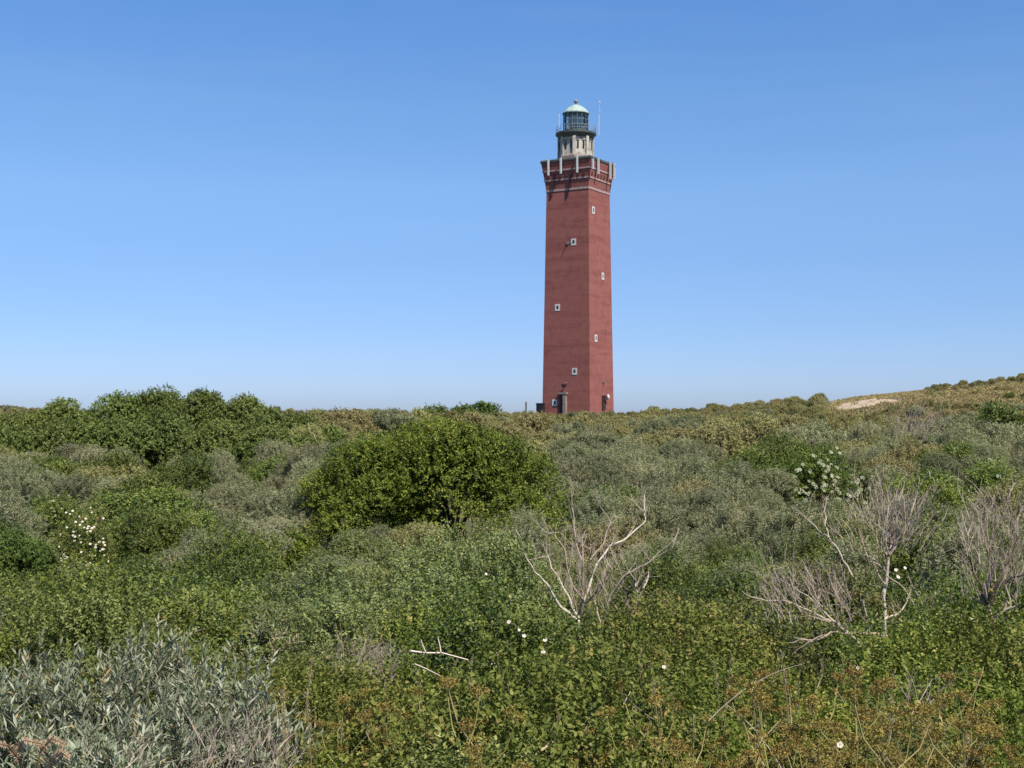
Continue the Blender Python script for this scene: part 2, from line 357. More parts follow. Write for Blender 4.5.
def stems_mb(C, r0=0.03, base=0.12):
    mb = MB()
    for c in C:
        b = np.array([rng.normal(0, base), rng.normal(0, base), -0.1]); c = np.asarray(c, float)
        m_ = b * .5 + c * .5 + rng.normal(0, 0.08, 3) * np.linalg.norm(c) * .5
        mb.tube([b, m_, c, c + (c - m_) * .3], [r0, r0 * .7, r0 * .4, r0 * .2], 5)
    return mb

PROTO = {}   # (kind, lod) -> list of (foliage mesh, stem mesh or None, radius, height)
def make_protos():
    S = dict(
        # kind: material, narrow leaf?, up, lobe factor
        buck=dict(mat='buck', asp=0.22, up=0.75, rag=0.3), green=dict(mat='green', asp=0.6, up=0.35, rag=0.45),
        privet=dict(mat='privet', asp=0.48, up=0.6, rag=0.35), olive=dict(mat='olive', asp=0.4, up=0.5, rag=0.4),
        dark=dict(mat='darkelder', asp=0.5, up=0.15, rag=0.4), rose=dict(mat='rose', asp=0.6, up=0.4, rag=0.45))
    lods = {  # rx, h, nlobe, lobe, sprays, per, slen, leaf
        'N': (0.52, 0.62, 28, 0.19, 84, 16, 0.11, 0.019),
        'M': (1.40, 1.65, 30, 0.50, 92, 16, 0.24, 0.050),
        'L': (2.00, 2.15, 26, 0.75, 110, 14, 0.32, 0.088),
        'F': (2.10, 1.70, 24, 0.70, 70, 12, 0.36, 0.135)}
    for kd, s in S.items():
        for lod, (rx, h, nl, lo, sp, per, sl, lf) in lods.items():
            if lod == 'F' and kd in ('privet', 'rose'): continue
            if lod == 'N' and kd in ('olive', 'dark', 'buck'): continue
            if lod == 'M' and kd == 'olive': continue
            if kd == 'rose' and lod == 'L': continue
            nv = 3
            for v in range(nv):
                q = 1.0 / max(0.4, s['asp'] / 0.5) ** 0.75
                lfk = lf * (1.15 if kd == 'buck' else 1.0)
                hh = h * rng.uniform(0.85, 1.15)
                me, tw, C = bush_mesh('foliage', M[s['mat']], rx, rx * rng.uniform(0.85, 1.15), hh, nl, lo, int(sp * min(1.5, q)), int(per * min(1.6, q)), sl, lfk, lfk * s['asp'],
                                      up=s['up'], ragged=s['rag'], fold=0.18 if lod == 'N' else 0.0)
                zz = np.empty(len(me.vertices) * 3, np.float32); me.vertices.foreach_get('co', zz); hh = float(np.percentile(zz[2::3], 99.5))
                st = None
                if lod in 'NM':
                    sm = stems_mb(C[rng.permutation(len(C))[:14]], 0.012 if lod == 'N' else 0.02)
                    st = sm.mesh('stems', M['twig'])
                PROTO.setdefault((kd, lod), []).append((me, st, rx, hh))
make_protos()

# ------------------------------------------------------------------ what shows above what (rows of the photo, near things first)
HOR = np.full(1400, 2000.0)        # highest row covered so far, columns -188 .. 1211
def span(x, d, r):
    c = 512 + F * x / d; w = F * r / d
    return c, w
def shows(x, d, r, ztop, h, need):
    c, w = span(x, d, r); top = HY - F * (ztop - Z0) / d
    a, b = int(c - w * .55) + 188, int(c + w * .55) + 189
    a, b = max(0, a), min(1400, b)
    if b <= a: return False
    return float(np.mean(HOR[a:b] - top)) > need
def cover(x, d, r, ztop, h):
    c, w = span(x, d, r); top = HY - F * (ztop - Z0) / d; hp = F * h / d
    a, b = max(0, int(c - w) + 188), min(1400, int(c + w) + 189)
    if b <= a: return
    u = (np.arange(a, b) - 188 - c) / max(w, .5)
    prof = top + hp * (1 - np.sqrt(np.maximum(0, 1 - u * u))) + hp * .12
    HOR[a:b] = np.minimum(HOR[a:b], prof)

SPECIAL = []    # (x, d, r) kept free of the carpet

# ------------------------------------------------------------------ special plants
def flower_cluster_mesh(nf=46, r=0.09, mat='cream', sz=0.022):
    mb = MB(); a = rng.uniform(0, 2 * PI, nf); q = np.sqrt(rng.random(nf)) * r
    P = np.stack([q * np.cos(a), q * np.sin(a), 0.02 * (1 - (q / r) ** 2) + rng.normal(0, .006, nf)], 1)
    mb.leaves(P - np.array([sz / 2, 0, 0]), rdirs(nf) * np.array([1, 1, .2]), np.tile([0, 0, 1.], (nf, 1)) + rng.normal(0, .3, (nf, 3)), sz, sz * 1.0)
    return mb.mesh('flower_cluster', M[mat])
def rose_mesh(r=0.03):
    mb = MB()
    for k in range(5):
        a = k / 5 * 2 * PI + rng.normal(0, .1)
        d = np.array([[math.cos(a), math.sin(a), 0.35]])
        mb.leaves(np.zeros((1, 3)), d, np.array([[-math.cos(a) * .35, -math.sin(a) * .35, 1.]]), r, r * 1.0, fold=0.12, belly=0.62)
    mb.leaves(np.zeros((8, 3)) + [0, 0, .004], rdirs(8, .3), rdirs(8), r * .35, r * .18, mi=1)
    return mb.mesh('flower', [M['petal'], M['stamen']])
ELDER_FL = [flower_cluster_mesh() for _ in range(3)]
ROSE_FL = [rose_mesh() for _ in range(3)]

def put_flowers(root, C, lr, n, meshes, cam_side, scale, name, lift=0.9):
    """flowers on the lobe tops that look towards the light and the path"""
    made = 0
    for _ in range(n * 60):
        if made >= n: break
        i = rng.integers(len(C))
        if C[i, 1] > -.1 * np.abs(C[:, 1]).max() and C[i, 2] < .8 * C[:, 2].max(): continue   # only the sunny side blooms
        d = unit(rdirs(1)[0] * .8 + cam_side)
        p = C[i] + d * (lr[i] * .9 + lift)
        dist = np.linalg.norm(C - p, axis=1) / lr
        if (dist < 0.98).sum() > 0: continue
        o = link(name, meshes[rng.integers(len(meshes))], root, p)
        o.scale = [scale * rng.uniform(.7, 1.25)] * 3
        t = unit(d * .6 + np.array([0.1, -.55, .55])); o.rotation_euler = Vector(t).to_track_quat('Z', 'Y').to_euler()
        made += 1

def lobes_dome(n, rx, ry, h, lo, zlow=0.0, inner=0.6):
    dr = rdirs(n, zlow); C = dr * rng.uniform(inner, 1.0, n)[:, None] * np.array([rx, ry, h])
    C[:, 2] = np.maximum(C[:, 2], lo * .3)
    return C, lo * rng.uniform(.5, 1.4, n)

def special_bush(name, label, cat, px, py_top, d, wpx, mat, *, nl=60, lobe=None, sprays=30, per=12, slen=.3, leaf=.09, asp=.5, up=.3, flat=1., rag=.4, depth=.8, group=None, flowers=None, hpx=None, stem_r=.05, zlow=0.0, fold=0.0, inner=.6, boxy=1.0):
    x = at(px, d); gz = ground(x, d); ztop = Z0 + (HY - py_top) / F * d
    h = max(0.4, ztop - gz); rx = wpx / 2 / F * d; ry = rx * depth
    lo = lobe or rx * .28
    C, lr = lobes_dome(nl, max(.1, rx - lo - slen * .3), max(.1, ry - lo - slen * .3), max(.15, h - lo - slen * .75), lo, zlow, inner)
    if boxy != 1.0: C[:, 2] = np.maximum(C[:, 2].max() * (np.clip(C[:, 2], .01, None) / C[:, 2].max()) ** boxy, .3)
    root = thing(name, label, cat, (x, d, gz), 0, group)
    me, tw, _ = bush_mesh('foliage', M[mat], rx, ry, h, 0, lo, sprays, per, slen, leaf, leaf * asp, up=up, flat=flat, ragged=rag, lobes=(C, lr), fold=fold)
    link('foliage', me, root)
    stems_mb(C[rng.permutation(len(C))[:16]], stem_r, stem_r * 2).build('stems', M['bark'], root)
    if flowers: put_flowers(root, C, lr, *flowers)
    SPECIAL.append((x, d, rx * .8, ztop, h, rx))
    return root, C, lr, h

# the big dark hawthorn in the middle: tiers of flat sprays
special_bush('hawthorn_bush', 'large dark hawthorn with layered sprays standing in the middle of the dunes', 'bush', 446, 397, 47, 255, 'hawthorn',
             nl=66, lobe=1.05, sprays=175, per=13, slen=.42, leaf=.095, asp=.55, up=.12, flat=.6, rag=.3, depth=.75, inner=.66, zlow=.12, boxy=.55, stem_r=.09)
special_bush('hawthorn_bush', 'lower dark hawthorn leaning out of the big hawthorn towards the thicket', 'bush', 366, 424, 46, 158, 'hawthorn',
             nl=46, lobe=.8, sprays=120, per=13, slen=.38, leaf=.09, asp=.55, up=.1, flat=.6, rag=.3, inner=.66, zlow=.1, boxy=.7, stem_r=.07)
special_bush('hawthorn_bush', 'rounded hawthorn at the foot of the big hawthorn beside the pale dead shrub', 'bush', 528, 478, 35, 125, 'hawthorn',
             nl=60, lobe=.4, sprays=50, per=12, slen=.3, leaf=.075, asp=.55, up=.15, flat=.6, rag=.35, inner=.4, stem_r=.05)
special_bush('hawthorn_bush', 'small dark hawthorn below the brown grass at the left of the big hawthorn', 'bush', 290, 515, 38, 75, 'hawthorn',
             nl=36, lobe=.4, sprays=45, per=12, slen=.3, leaf=.08, asp=.55, up=.15, flat=.6, rag=.35, stem_r=.05)
# elders
special_bush('elder_bush', 'elder bush covered with flat cream flower clusters right of the lighthouse', 'bush', 820, 440, 60, 132, 'elder',
             nl=46, lobe=.8, sprays=56, per=11, slen=.34, leaf=.12, asp=.5, up=.05, rag=.35, depth=.8, inner=.75, flowers=(98, ELDER_FL, np.array([0.3, -1.5, .25]), 1.0, 'flower_cluster', .52))
special_bush('elder_bush', 'dark green elder without flowers beside the flowering elder', 'bush', 758, 441, 66, 85, 'darkelder',
             nl=46, lobe=.75, sprays=45, per=11, slen=.36, leaf=.12, asp=.5, up=.1, rag=.35)
special_bush('elder_bush', 'elder at the right edge with a few cream flower clusters', 'bush', 1000, 452, 52, 120, 'elder',
             nl=60, lobe=.65, sprays=45, per=11, slen=.36, leaf=.11, asp=.5, up=.1, rag=.35, flowers=(22, ELDER_FL, np.array([0.1, -.95, .4]), 1.0, 'flower_cluster', .3))
special_bush('elder_bush', 'low bright green elder between the two flowering elders', 'bush', 920, 462, 48, 130, 'elder',
             nl=60, lobe=.55, sprays=45, per=11, slen=.34, leaf=.10, asp=.5, up=.2, rag=.35)
special_bush('elder_bush', 'dark elder standing alone on the tan grass of the right dune', 'bush', 1003, 396, 112, 86, 'darkelder',
             nl=46, lobe=1.3, sprays=34, per=9, slen=.6, leaf=.24, asp=.5, up=.1, rag=.35)
special_bush('elder_bush', 'small green elder bush on the plain below the bare sand', 'bush', 918, 405, 112, 46, 'darkelder',
             nl=26, lobe=.9, sprays=30, per=9, slen=.5, leaf=.22, asp=.5, up=.1, rag=.35)
for a_ in ((432, 402, 176, 46, 'small round green bush on the skyline left of the lighthouse, nearer the thicket'),
           (484, 399.5, 182, 38, 'taller of two joined round bushes on the skyline by the lighthouse'),
           (463, 403, 179, 36, 'lower of two joined round bushes on the skyline by the lighthouse')):
    special_bush('skyline_bush', a_[4], 'bush', a_[0], a_[1], a_[2], a_[3], 'darkelder', nl=30, lobe=1.1, sprays=30, per=9, slen=.4, leaf=.26, asp=.5, up=.3, rag=.3, group='round bushes on the skyline', inner=.75)
# thicket crowning the mound at the left
TH = [(22, 407, 98, 76), (66, 394, 100, 84), (114, 389, 102, 76), (160, 385, 103, 74), (205, 389, 101, 80), (244, 394, 99, 66), (272, 405, 94, 70), (8, 424, 88, 80),
      (60, 418, 89, 96), (112, 412, 90, 84), (163, 412, 89, 90), (214, 418, 87, 88), (262, 424, 86, 84), (305, 432, 84, 66), (-20, 412, 96, 60)]
TL = ['thicket bush at the left end under the first dip of the skyline', 'wide thicket bush forming the left shoulder of the skyline', 'tall thicket bush just left of the highest crown', 'highest thicket bush at the crest of the mound',
      'thicket bush just right of the highest crown', 'thicket bush at the right shoulder where the crown drops', 'last low thicket bush at the right end of the mound', 'front thicket bush lowest at the left border',
      'broad front thicket bush below the left shoulder', 'front thicket bush with a dark gap below the highest crown', 'front thicket bush below the crest', 'front thicket bush below the right shoulder', 'front thicket bush where the mound slopes down right',
      'small outlying thicket bush in front of the right end', 'thicket bush cut off by the left border']
for (px_, py_, d_, w_), lb in zip(TH, TL):
    special_bush('thicket_bush', lb, 'bush', px_, py_, d_, w_ * 1.15, 'thicket', nl=34, lobe=1.15, sprays=120, per=13, slen=.36, leaf=.15, asp=.6, up=.2, rag=.3, group='leafy bushes of the thicket', inner=.7)
# white-flowered wild rose at the left, yellow-flowering neighbour
special_bush('wild_rose_bush', 'sprawling wild rose bush dotted with white flowers beside the grey buckthorn', 'bush', 82, 494, 38, 112, 'rose',
             nl=44, lobe=.32, sprays=34, per=12, slen=.28, leaf=.055, asp=.6, up=.4, flowers=(130, ROSE_FL, np.array([0.0, -1.3, .2]), 1.15, 'flower', .26))
special_bush('wild_rose_bush', 'yellowish wild rose bush with scattered pale flowers above the sprawling rose', 'bush', 62, 482, 43, 62, 'green',
             nl=34, lobe=.4, sprays=30, per=12, slen=.3, leaf=.07, asp=.6, up=.4, flowers=(20, ELDER_FL, np.array([0.1, -.8, .55]), .6, 'flower', .18))
# named buckthorns
for a_ in ((8, 487, 40, 78, 'big blue-grey sea buckthorn left of the white wild rose'), (262, 610, 12.5, 90, 'small silver-grey sea buckthorn above the silvery foreground leaves'),
           (200, 452, 72, 95, 'brownish sea buckthorn low in front of the thicket'), (645, 478, 40, 120, 'wide blue-grey sea buckthorn behind the pale dead shrub'),
           (735, 478, 36, 90, 'tall grey sea buckthorn with a dark hollow under it'), (785, 514, 30, 100, 'grey-brown sea buckthorn below the flowering elder'),
           (120, 448, 76, 80, 'dark grey sea buckthorn in front of the middle of the thicket'), (390, 640, 11.5, 70, 'small brownish sea buckthorn among the brambles near the fallen branch'),
           (850, 524, 27, 90, 'dark sea buckthorn behind the leaning dead tree'), (955, 520, 24, 90, 'grey sea buckthorn between the two bare dead trees')):
    d_ = a_[2]
    lf = .062 if d_ < 20 else (.085 if d_ < 45 else .12)
    special_bush('sea_buckthorn_bush', a_[4], 'bush', a_[0], a_[1], d_, a_[3], 'buck', nl=60, sprays=44, per=18, slen=.16 if d_ < 20 else .34, leaf=lf, asp=.22, up=.8, rag=.3, inner=.55, stem_r=.03)
# pale privet mound before the hawthorn
for a_ in ((345, 556, 22, 150, 'pale privet bush at the left of the low mound below the hawthorn'), (425, 536, 23, 150, 'pale privet bush on top of the low mound below the hawthorn'),
           (500, 556, 20, 130, 'pale privet bush at the right of the low mound, next to the dead shrub'), (400, 590, 17, 170, 'pale privet bush low in front of the mound')):
    special_bush('privet_bush', a_[4], 'bush', a_[0], a_[1], a_[2], a_[3], 'privet', nl=60, sprays=50, per=16, slen=.24, leaf=.05, asp=.5, up=.6, rag=.35, inner=.55, group='pale privet bushes')

# ------------------------------------------------------------------ silvery sea buckthorn in the foreground
def silver_bush(px, py_top, d, wpx, label):
    x = at(px, d); gz = ground(x, d); ztop = Z0 + (HY - py_top) / F * d
    h = ztop - gz; rx = wpx / 2 / F * d
    root = thing('silvery_buckthorn_bush', label, 'bush', (x, d, gz), 0, 'silvery sea buckthorn in the foreground')
    mb, tw = MB(), MB()
    n = int(360 * (rx / .45))
    for i in range(n):
        a = rng.uniform(0, 2 * PI); q = math.sqrt(rng.random())
        b = np.array([q * rx * math.cos(a), q * rx * math.sin(a) * .9, 0]); L = rng.uniform(.20, .38)
        hz = h * (1 - .35 * q * q) * rng.uniform(.72, 1.0) - L * .8
        if rng.random() < .35: hz -= rng.uniform(.05, .3) * h
        b[2] = max(0.05, hz)
        ax = unit(np.array([math.cos(a) * q * .6, math.sin(a) * q * .6, 1.0]) + rng.normal(0, .22, 3))
        bend = rng.normal(0, .06, 3)
        m_ = int(rng.integers(26, 40)); t = np.sort(rng.random(m_))[:, None]
        P = b + ax * L * t + bend * t * t
        tw.tube([b - ax * .12, b + ax * L * .5 + bend * .25, b + ax * L + bend], [.003, .0022, .0012], 3)
        ga = np.arange(m_) * 2.4 + rng.normal(0, .3, m_)
        e1 = unit(np.cross(ax, [0.2, .9, .1])); e2 = np.cross(ax, e1)
        S = e1 * np.cos(ga)[:, None] + e2 * np.sin(ga)[:, None]
        D = ax * rng.uniform(.7, 1.3, m_)[:, None] + S * (1.25 - .75 * t)
        N = unit(ax * .8 - S * .8 + rng.normal(0, .25, (m_, 3)))
        mb.leaves(P, D, N, rng.uniform(.05, .082, m_) * (1 - .2 * t[:, 0]), rng.uniform(.009, .0145, m_), np.clip(rng.normal(.45, .22, m_) + rng.normal(0, .14), 0, 1), fold=.15)
    mb.build('foliage', M['silver'], root); tw.build('stems', M['twig'], root)
    SPECIAL.append((x, d, rx * .9, ztop, h, rx))
SB = [(40, 640, 6.6, 110), (150, 622, 6.8, 110), (222, 646, 6.3, 90), (95, 655, 5.9, 110), (10, 690, 5.2, 110), (185, 690, 5.4, 110), (255, 690, 5.6, 70), (100, 712, 4.9, 120), (-40, 668, 6.0, 80)]
SL = ['silvery sea buckthorn tuft at the far left behind the other tufts', 'tallest silvery sea buckthorn tuft pointing up in the foreground', 'silvery sea buckthorn tuft right of the tallest tuft', 'silvery sea buckthorn in the middle of the foreground clump',
      'silvery sea buckthorn at the lower left with the dry fern before it', 'silvery sea buckthorn above the grey bare twigs', 'thin silvery sea buckthorn at the right end of the clump', 'lowest silvery sea buckthorn at the bottom of the clump', 'silvery sea buckthorn cut off by the left border']
for a_, lb in zip(SB, SL): silver_bush(*a_, lb)

# ------------------------------------------------------------------ dead wood
def px3(px, py, d): return np.array([at(px, d), d, Z0 + (HY - py) / F * d])

def twig_tree(mb, p, d, L, r, depth, spread=.5, upw=.25, seg=4, mi=0):
    pts = [p]; dd = unit(d)
    for i in range(seg):
        dd = unit(dd + rng.normal(0, .14, 3) + np.array([0, 0, upw * .2])); pts.append(pts[-1] + dd * L / seg)
    mb.tube(pts, np.linspace(r, r * .5, seg + 1), 5 if r > .006 else 3, mi)
    if depth <= 0: return
    for k in range(int(rng.integers(2, 5))):
        i = int(rng.integers(1, seg + 1)); nd = unit(dd + rng.normal(0, spread, 3) + np.array([0, 0, upw]))
        twig_tree(mb, pts[i], nd, L * rng.uniform(.45, .8), r * .55, depth - 1, spread, upw, 3, mi)

def dead_shrub(name, label, base, d0, limbs, twig_from, wood, twigm, r_scale=1.0, extra=None):
    """limbs: (pixel polyline, start width px, end width px, how far the tip leans towards/away in m)"""
    b = px3(*base, d0); root = thing(name, label, 'dead shrub', tuple(b))
    mb, tw = MB(), MB(); px2m = d0 / F
    for pl, w0, w1, lean in limbs:
        n = len(pl); pts = []
        for i, (px, py) in enumerate(pl):
            dd = d0 + lean * (i / (n - 1)) ** 1.2 + (rng.normal(0, .03) if i else 0)
            pts.append(px3(px, py, dd) - b)
        if abs(pl[0][0] - base[0]) + abs(pl[0][1] - base[1]) < 14: pts[0] = pts[0] + np.array([0, 0, -.3]); n = len(pts)
        pts = np.array(pts); t = np.linspace(0, n - 1, (n - 1) * 5 + 1)
        fine = np.stack([np.interp(t, np.arange(n), pts[:, k]) for k in range(3)], 1)
        fine[1:-1] += rng.normal(0, .013, (len(fine) - 2, 3)); fine[1:-1] = (fine[:-2] + 2 * fine[1:-1] + fine[2:]) / 4
        mb.tube(fine, np.linspace(w0, w1 * .7, len(fine)) * px2m * .5 * r_scale * rng.uniform(.88, 1.12, len(fine)), 7)
        nt_, Lt, dep = twig_from
        ln = np.linalg.norm(fine[-1] - fine[0])
        for k in range(max(1, int(nt_ * ln))):
            i = int(rng.integers(len(fine) // 3, len(fine) - 1)); td = unit(fine[i + 1] - fine[i])
            twig_tree(tw, fine[i], td * .7 + rng.normal(0, .5, 3) + np.array([0, 0, .35]), Lt * rng.uniform(.5, 1.2), max(.003, w1 * px2m * .2), dep)
        twig_tree(tw, fine[-1], unit(fine[-1] - fine[-2]), Lt * .7, max(.003, w1 * px2m * .3), dep)
    if extra: extra(tw, b)
    mb.build('branches', M[wood], root); tw.build('twigs', M[twigm], root)
    return root

# pale forked one before the hawthorn
def extra_a(tw, b):
    for k in range(60):
        p = px3(rng.uniform(560, 640), rng.uniform(560, 622), 15 + rng.normal(0, .35)) - b
        twig_tree(tw, p, np.array([rng.normal(0, .4), rng.normal(0, .3), 1.]), rng.uniform(.2, .45), .004, 1)
dead_shrub('dead_shrub', 'pale dead shrub with forked bare branches below the hawthorn', (580, 640), 15, [
    ([(580, 640), (579, 618), (583, 590), (582, 560), (582, 543)], 8, 3, .1),
    ([(579, 622), (560, 606), (545, 582), (533, 571), (524, 552)], 7, 2.2, -.4),
    ([(579, 618), (566, 592), (553, 570), (555, 573), (572, 582)][:3] + [(548, 556)], 5, 2, .2),
    ([(583, 600), (571, 580), (564, 548), (553, 535), (544, 531)], 4, 1.8, .5),
    ([(603, 622), (607, 600), (625, 575), (643, 565), (672, 542)], 6, 2.2, -.3),
    ([(584, 600), (597, 565), (610, 545), (630, 536), (645, 521), (644, 505)], 5, 2.2, .5),
    ([(583, 605), (592, 596), (603, 585)], 6, 4, -.2),
    ([(590, 560), (604, 540), (612, 522), (598, 502)], 3, 1.5, .8),
    ([(603, 630), (598, 612), (592, 598)], 4, 3, .1),
    ([(630, 622), (637, 603), (643, 588)], 6, 4.5, .1),
    ([(640, 636), (655, 628), (672, 620)], 3, 2, -.2),
    ([(582, 560), (575, 530), (572, 502)], 2.5, 1.5, .6)],
    (7, .26, 1), 'dead', 'deadtwig', .5, extra_a)
# leaning one at the right
def extra_b(tw, b):
    for k in range(150):
        px, py = rng.normal(887, 22), rng.uniform(500, 560)
        p = px3(px, py, 13 + rng.normal(0, .3)) - b
        twig_tree(tw, p, np.array([(px - 885) / 55, rng.normal(0, .3), 1.]), rng.uniform(.14, .3), .0036, 1)
    for k in range(110):
        px, py = rng.uniform(766, 852), rng.uniform(578, 622)
        p = px3(px, py + (px - 766) * .12, 12.8 + rng.normal(0, .3)) - b
        twig_tree(tw, p, np.array([-.35 + rng.normal(0, .4), rng.normal(0, .3), .9]), rng.uniform(.15, .34), .0038, 1)
    for k in range(26):
        p = px3(rng.uniform(905, 960), rng.uniform(600, 655), 12.6 + rng.normal(0, .3)) - b
        twig_tree(tw, p, np.array([rng.normal(0, .5), rng.normal(0, .3), .9]), rng.uniform(.15, .3), .0036, 1)
dead_shrub('dead_shrub', 'leaning bare grey tree with a twiggy crown and a low horizontal limb', (899, 664), 13, [
    ([(899, 664), (886, 640), (884, 610), (886, 580), (888, 560), (892, 540)], 11, 5, .1),
    ([(885, 638), (876, 633), (850, 632), (832, 633), (815, 640)], 8, 4, -.5),
    ([(884, 668), (872, 655), (856, 642), (845, 630), (833, 622), (812, 612), (786, 602), (764, 600)], 7, 2.5, -.3),
    ([(840, 626), (820, 608), (805, 592), (790, 585)], 4, 2, .3),
    ([(852, 575), (842, 556), (828, 538), (815, 526), (804, 516)], 4, 2, .3),
    ([(829, 538), (826, 522), (825, 508)], 3, 1.6, .4),
    ([(886, 585), (876, 570), (866, 552), (862, 535), (856, 518)], 4, 2, .4),
    ([(888, 560), (885, 535), (886, 515), (893, 500)], 5, 2, .2),
    ([(889, 555), (900, 535), (910, 515), (917, 495), (920, 484)], 5, 2, .1),
    ([(892, 545), (905, 530), (920, 512), (932, 498)], 4, 2, -.2),
    ([(886, 575), (905, 590), (918, 612), (925, 630)], 3, 2, -.3),
    ([(884, 620), (896, 615), (905, 606), (912, 590)], 4, 2, .2),
    ([(862, 600), (866, 618), (870, 634)], 5, 3, .3),
    ([(845, 630), (850, 615), (860, 612)], 4, 2, -.2),
    ([(905, 655), (902, 635), (901, 615)], 3, 2, .1)],
    (6, .24, 1), 'dead', 'deadtwig', .52, extra_b)
# dark one at the right border
def extra_c(tw, b):
    for k in range(130):
        px, py = rng.uniform(962, 1040), rng.uniform(512, 600)
        p = px3(px, py, 11.5 + rng.normal(0, .35)) - b
        twig_tree(tw, p, np.array([(px - 995) / 90, rng.normal(0, .3), 1.]), rng.uniform(.14, .3), .0036, 1)
dead_shrub('dead_shrub', 'dark trunked dead tree with dense bare twigs at the right border', (997, 664), 11.5, [
    ([(997, 664), (991, 640), (991, 615), (987, 600)], 14, 10, .1),
    ([(990, 618), (1000, 622), (1015, 610), (1030, 602)], 10, 5, -.3),
    ([(988, 604), (982, 590), (974, 570), (968, 552), (968, 536)], 6, 2.5, .2),
    ([(988, 602), (998, 585), (1015, 578), (1040, 570)], 7, 3, -.2),
    ([(990, 600), (993, 575), (990, 550), (986, 520), (985, 502)], 5, 2, .4),
    ([(992, 590), (1005, 565), (1015, 540), (1022, 515)], 5, 2, .2),
    ([(1005, 565), (1016, 548), (1012, 520), (1009, 497)], 4, 2, .4)],
    (7, .24, 1), 'darkwood', 'deadtwig', .56, extra_c)
# loose branches on the plants
def branch(label, d, polys, mat='dead', group=None):
    b = px3(*polys[0][0][0], d); mb = MB()
    for pl, w0, w1 in polys:
        pts = np.array([px3(px, py, d + .1 * i) - b for i, (px, py) in enumerate(pl)])
        mb.tube(pts, np.linspace(w0, w1, len(pts)) * d / F * .5, 5)
    tag(mb.build('fallen_branch', M[mat], None, tuple(b)), label, 'branch', group)
branch('pale fallen branch with two upright spurs lying on the brambles', 9.2, [([(410, 651), (425, 653), (442, 653), (468, 660)], 2.5, 1.5), ([(426, 653), (423, 646), (421, 640)], 1.8, 1), ([(441, 653), (440, 646), (438, 638)], 1.8, 1)])
branch('short pale broken twig just below the spurred fallen branch', 8.8, [([(414, 664), (426, 669), (440, 676)], 2.3, 1.5)])
branch('bleached curved stick under the low limb of the leaning dead tree', 8, [([(815, 712), (812, 700), (818, 686), (822, 676)], 1.7, .9)])
branch('bleached thin branch slanting over the rust coloured umbels', 7, [([(838, 693), (846, 708), (853, 722), (858, 738)], 1.8, 1)])
branch('dry pale stalk bent over at the bottom of the brambles', 5.4, [([(520, 768), (524, 748), (532, 735), (541, 728), (560, 726)], 3.5, 1.5)], 'straw')
branch('pale broken branch leaning at the bottom border', 5, [([(516, 772), (535, 755), (552, 742)], 4, 3)], 'straw')
branch('thin bleached twig in the dark gap of the brambles', 9, [([(748, 695), (753, 688), (757, 678)], 2.4, 1.4)])

# bare grey twigs in front of the silvery bushes
def bare_twigs(label, x0, x1, y0, y1, d, n, L, mat='deadtwig'):
    b = px3((x0 + x1) / 2, y1, d); root = thing('bare_twigs', label, 'dead shrub', tuple(b)); mb = MB()
    for k in range(n):
        p = px3(rng.uniform(x0, x1), rng.uniform(y0, y1), d + rng.normal(0, .2)) - b
        twig_tree(mb, p, np.array([rng.normal(.25, .5), rng.normal(0, .4), .8]), rng.uniform(.5, 1.2) * L, .0021 if d < 12 else .012, 1, seg=4)
    mb.build('twigs', M[mat], root)
bare_twigs('bare grey thorn twigs in front of the silvery sea buckthorn', 175, 290, 735, 790, 4.9, 75, .13)
bare_twigs('short bare twigs sticking out at the bottom of the silvery clump', 90, 150, 745, 785, 4.8, 14, .14)
bare_twigs('brown bare twigs of a small dead shrub among the brambles', 335, 395, 655, 690, 9.5, 70, .2)
bare_twigs('grey bare twigs among the rust coloured umbels under the leaning tree', 880, 930, 700, 770, 6.0, 26, .18)
bare_twigs('bare pale twigs on the plain below the right dune', 890, 935, 425, 445, 82, 60, 1.6)

# dry curled fern at the lower left
def fern():
    b = px3(30, 775, 4.5); root = thing('dry_fern', 'dry tan fern curling over at the bottom of the silvery buckthorn', 'plant', tuple(b))
    for pl in ([(30, 790), (20, 760), (8, 745), (-12, 742)], [(34, 790), (40, 752), (52, 738), (66, 745)], [(26, 790), (18, 755), (24, 740), (44, 744)], [(40, 790), (50, 762), (62, 752), (70, 758)]):
        mb = MB(); pts = np.array([px3(px, py, 4.5 - .04 * i) - b for i, (px, py) in enumerate(pl)])
        t = np.linspace(0, 3, 40); f = np.stack([np.interp(t, range(4), pts[:, k]) for k in range(3)], 1)
        mb.tube(f, np.linspace(.004, .0015, 40), 4)
        for s_ in (-1, 1):
            T = unit(np.gradient(f, axis=0)); S = unit(np.cross(T, [0, -1, .3])) * s_
            mb.leaves(f[12:], S[12:] + T[12:] * .4 + rng.normal(0, .2, (28, 3)), np.tile([0, -1., .5], (28, 1)) + rng.normal(0, .3, (28, 3)), np.linspace(.026, .010, 28), .006)
        mb.build('frond', M['fern'], root)
fern()

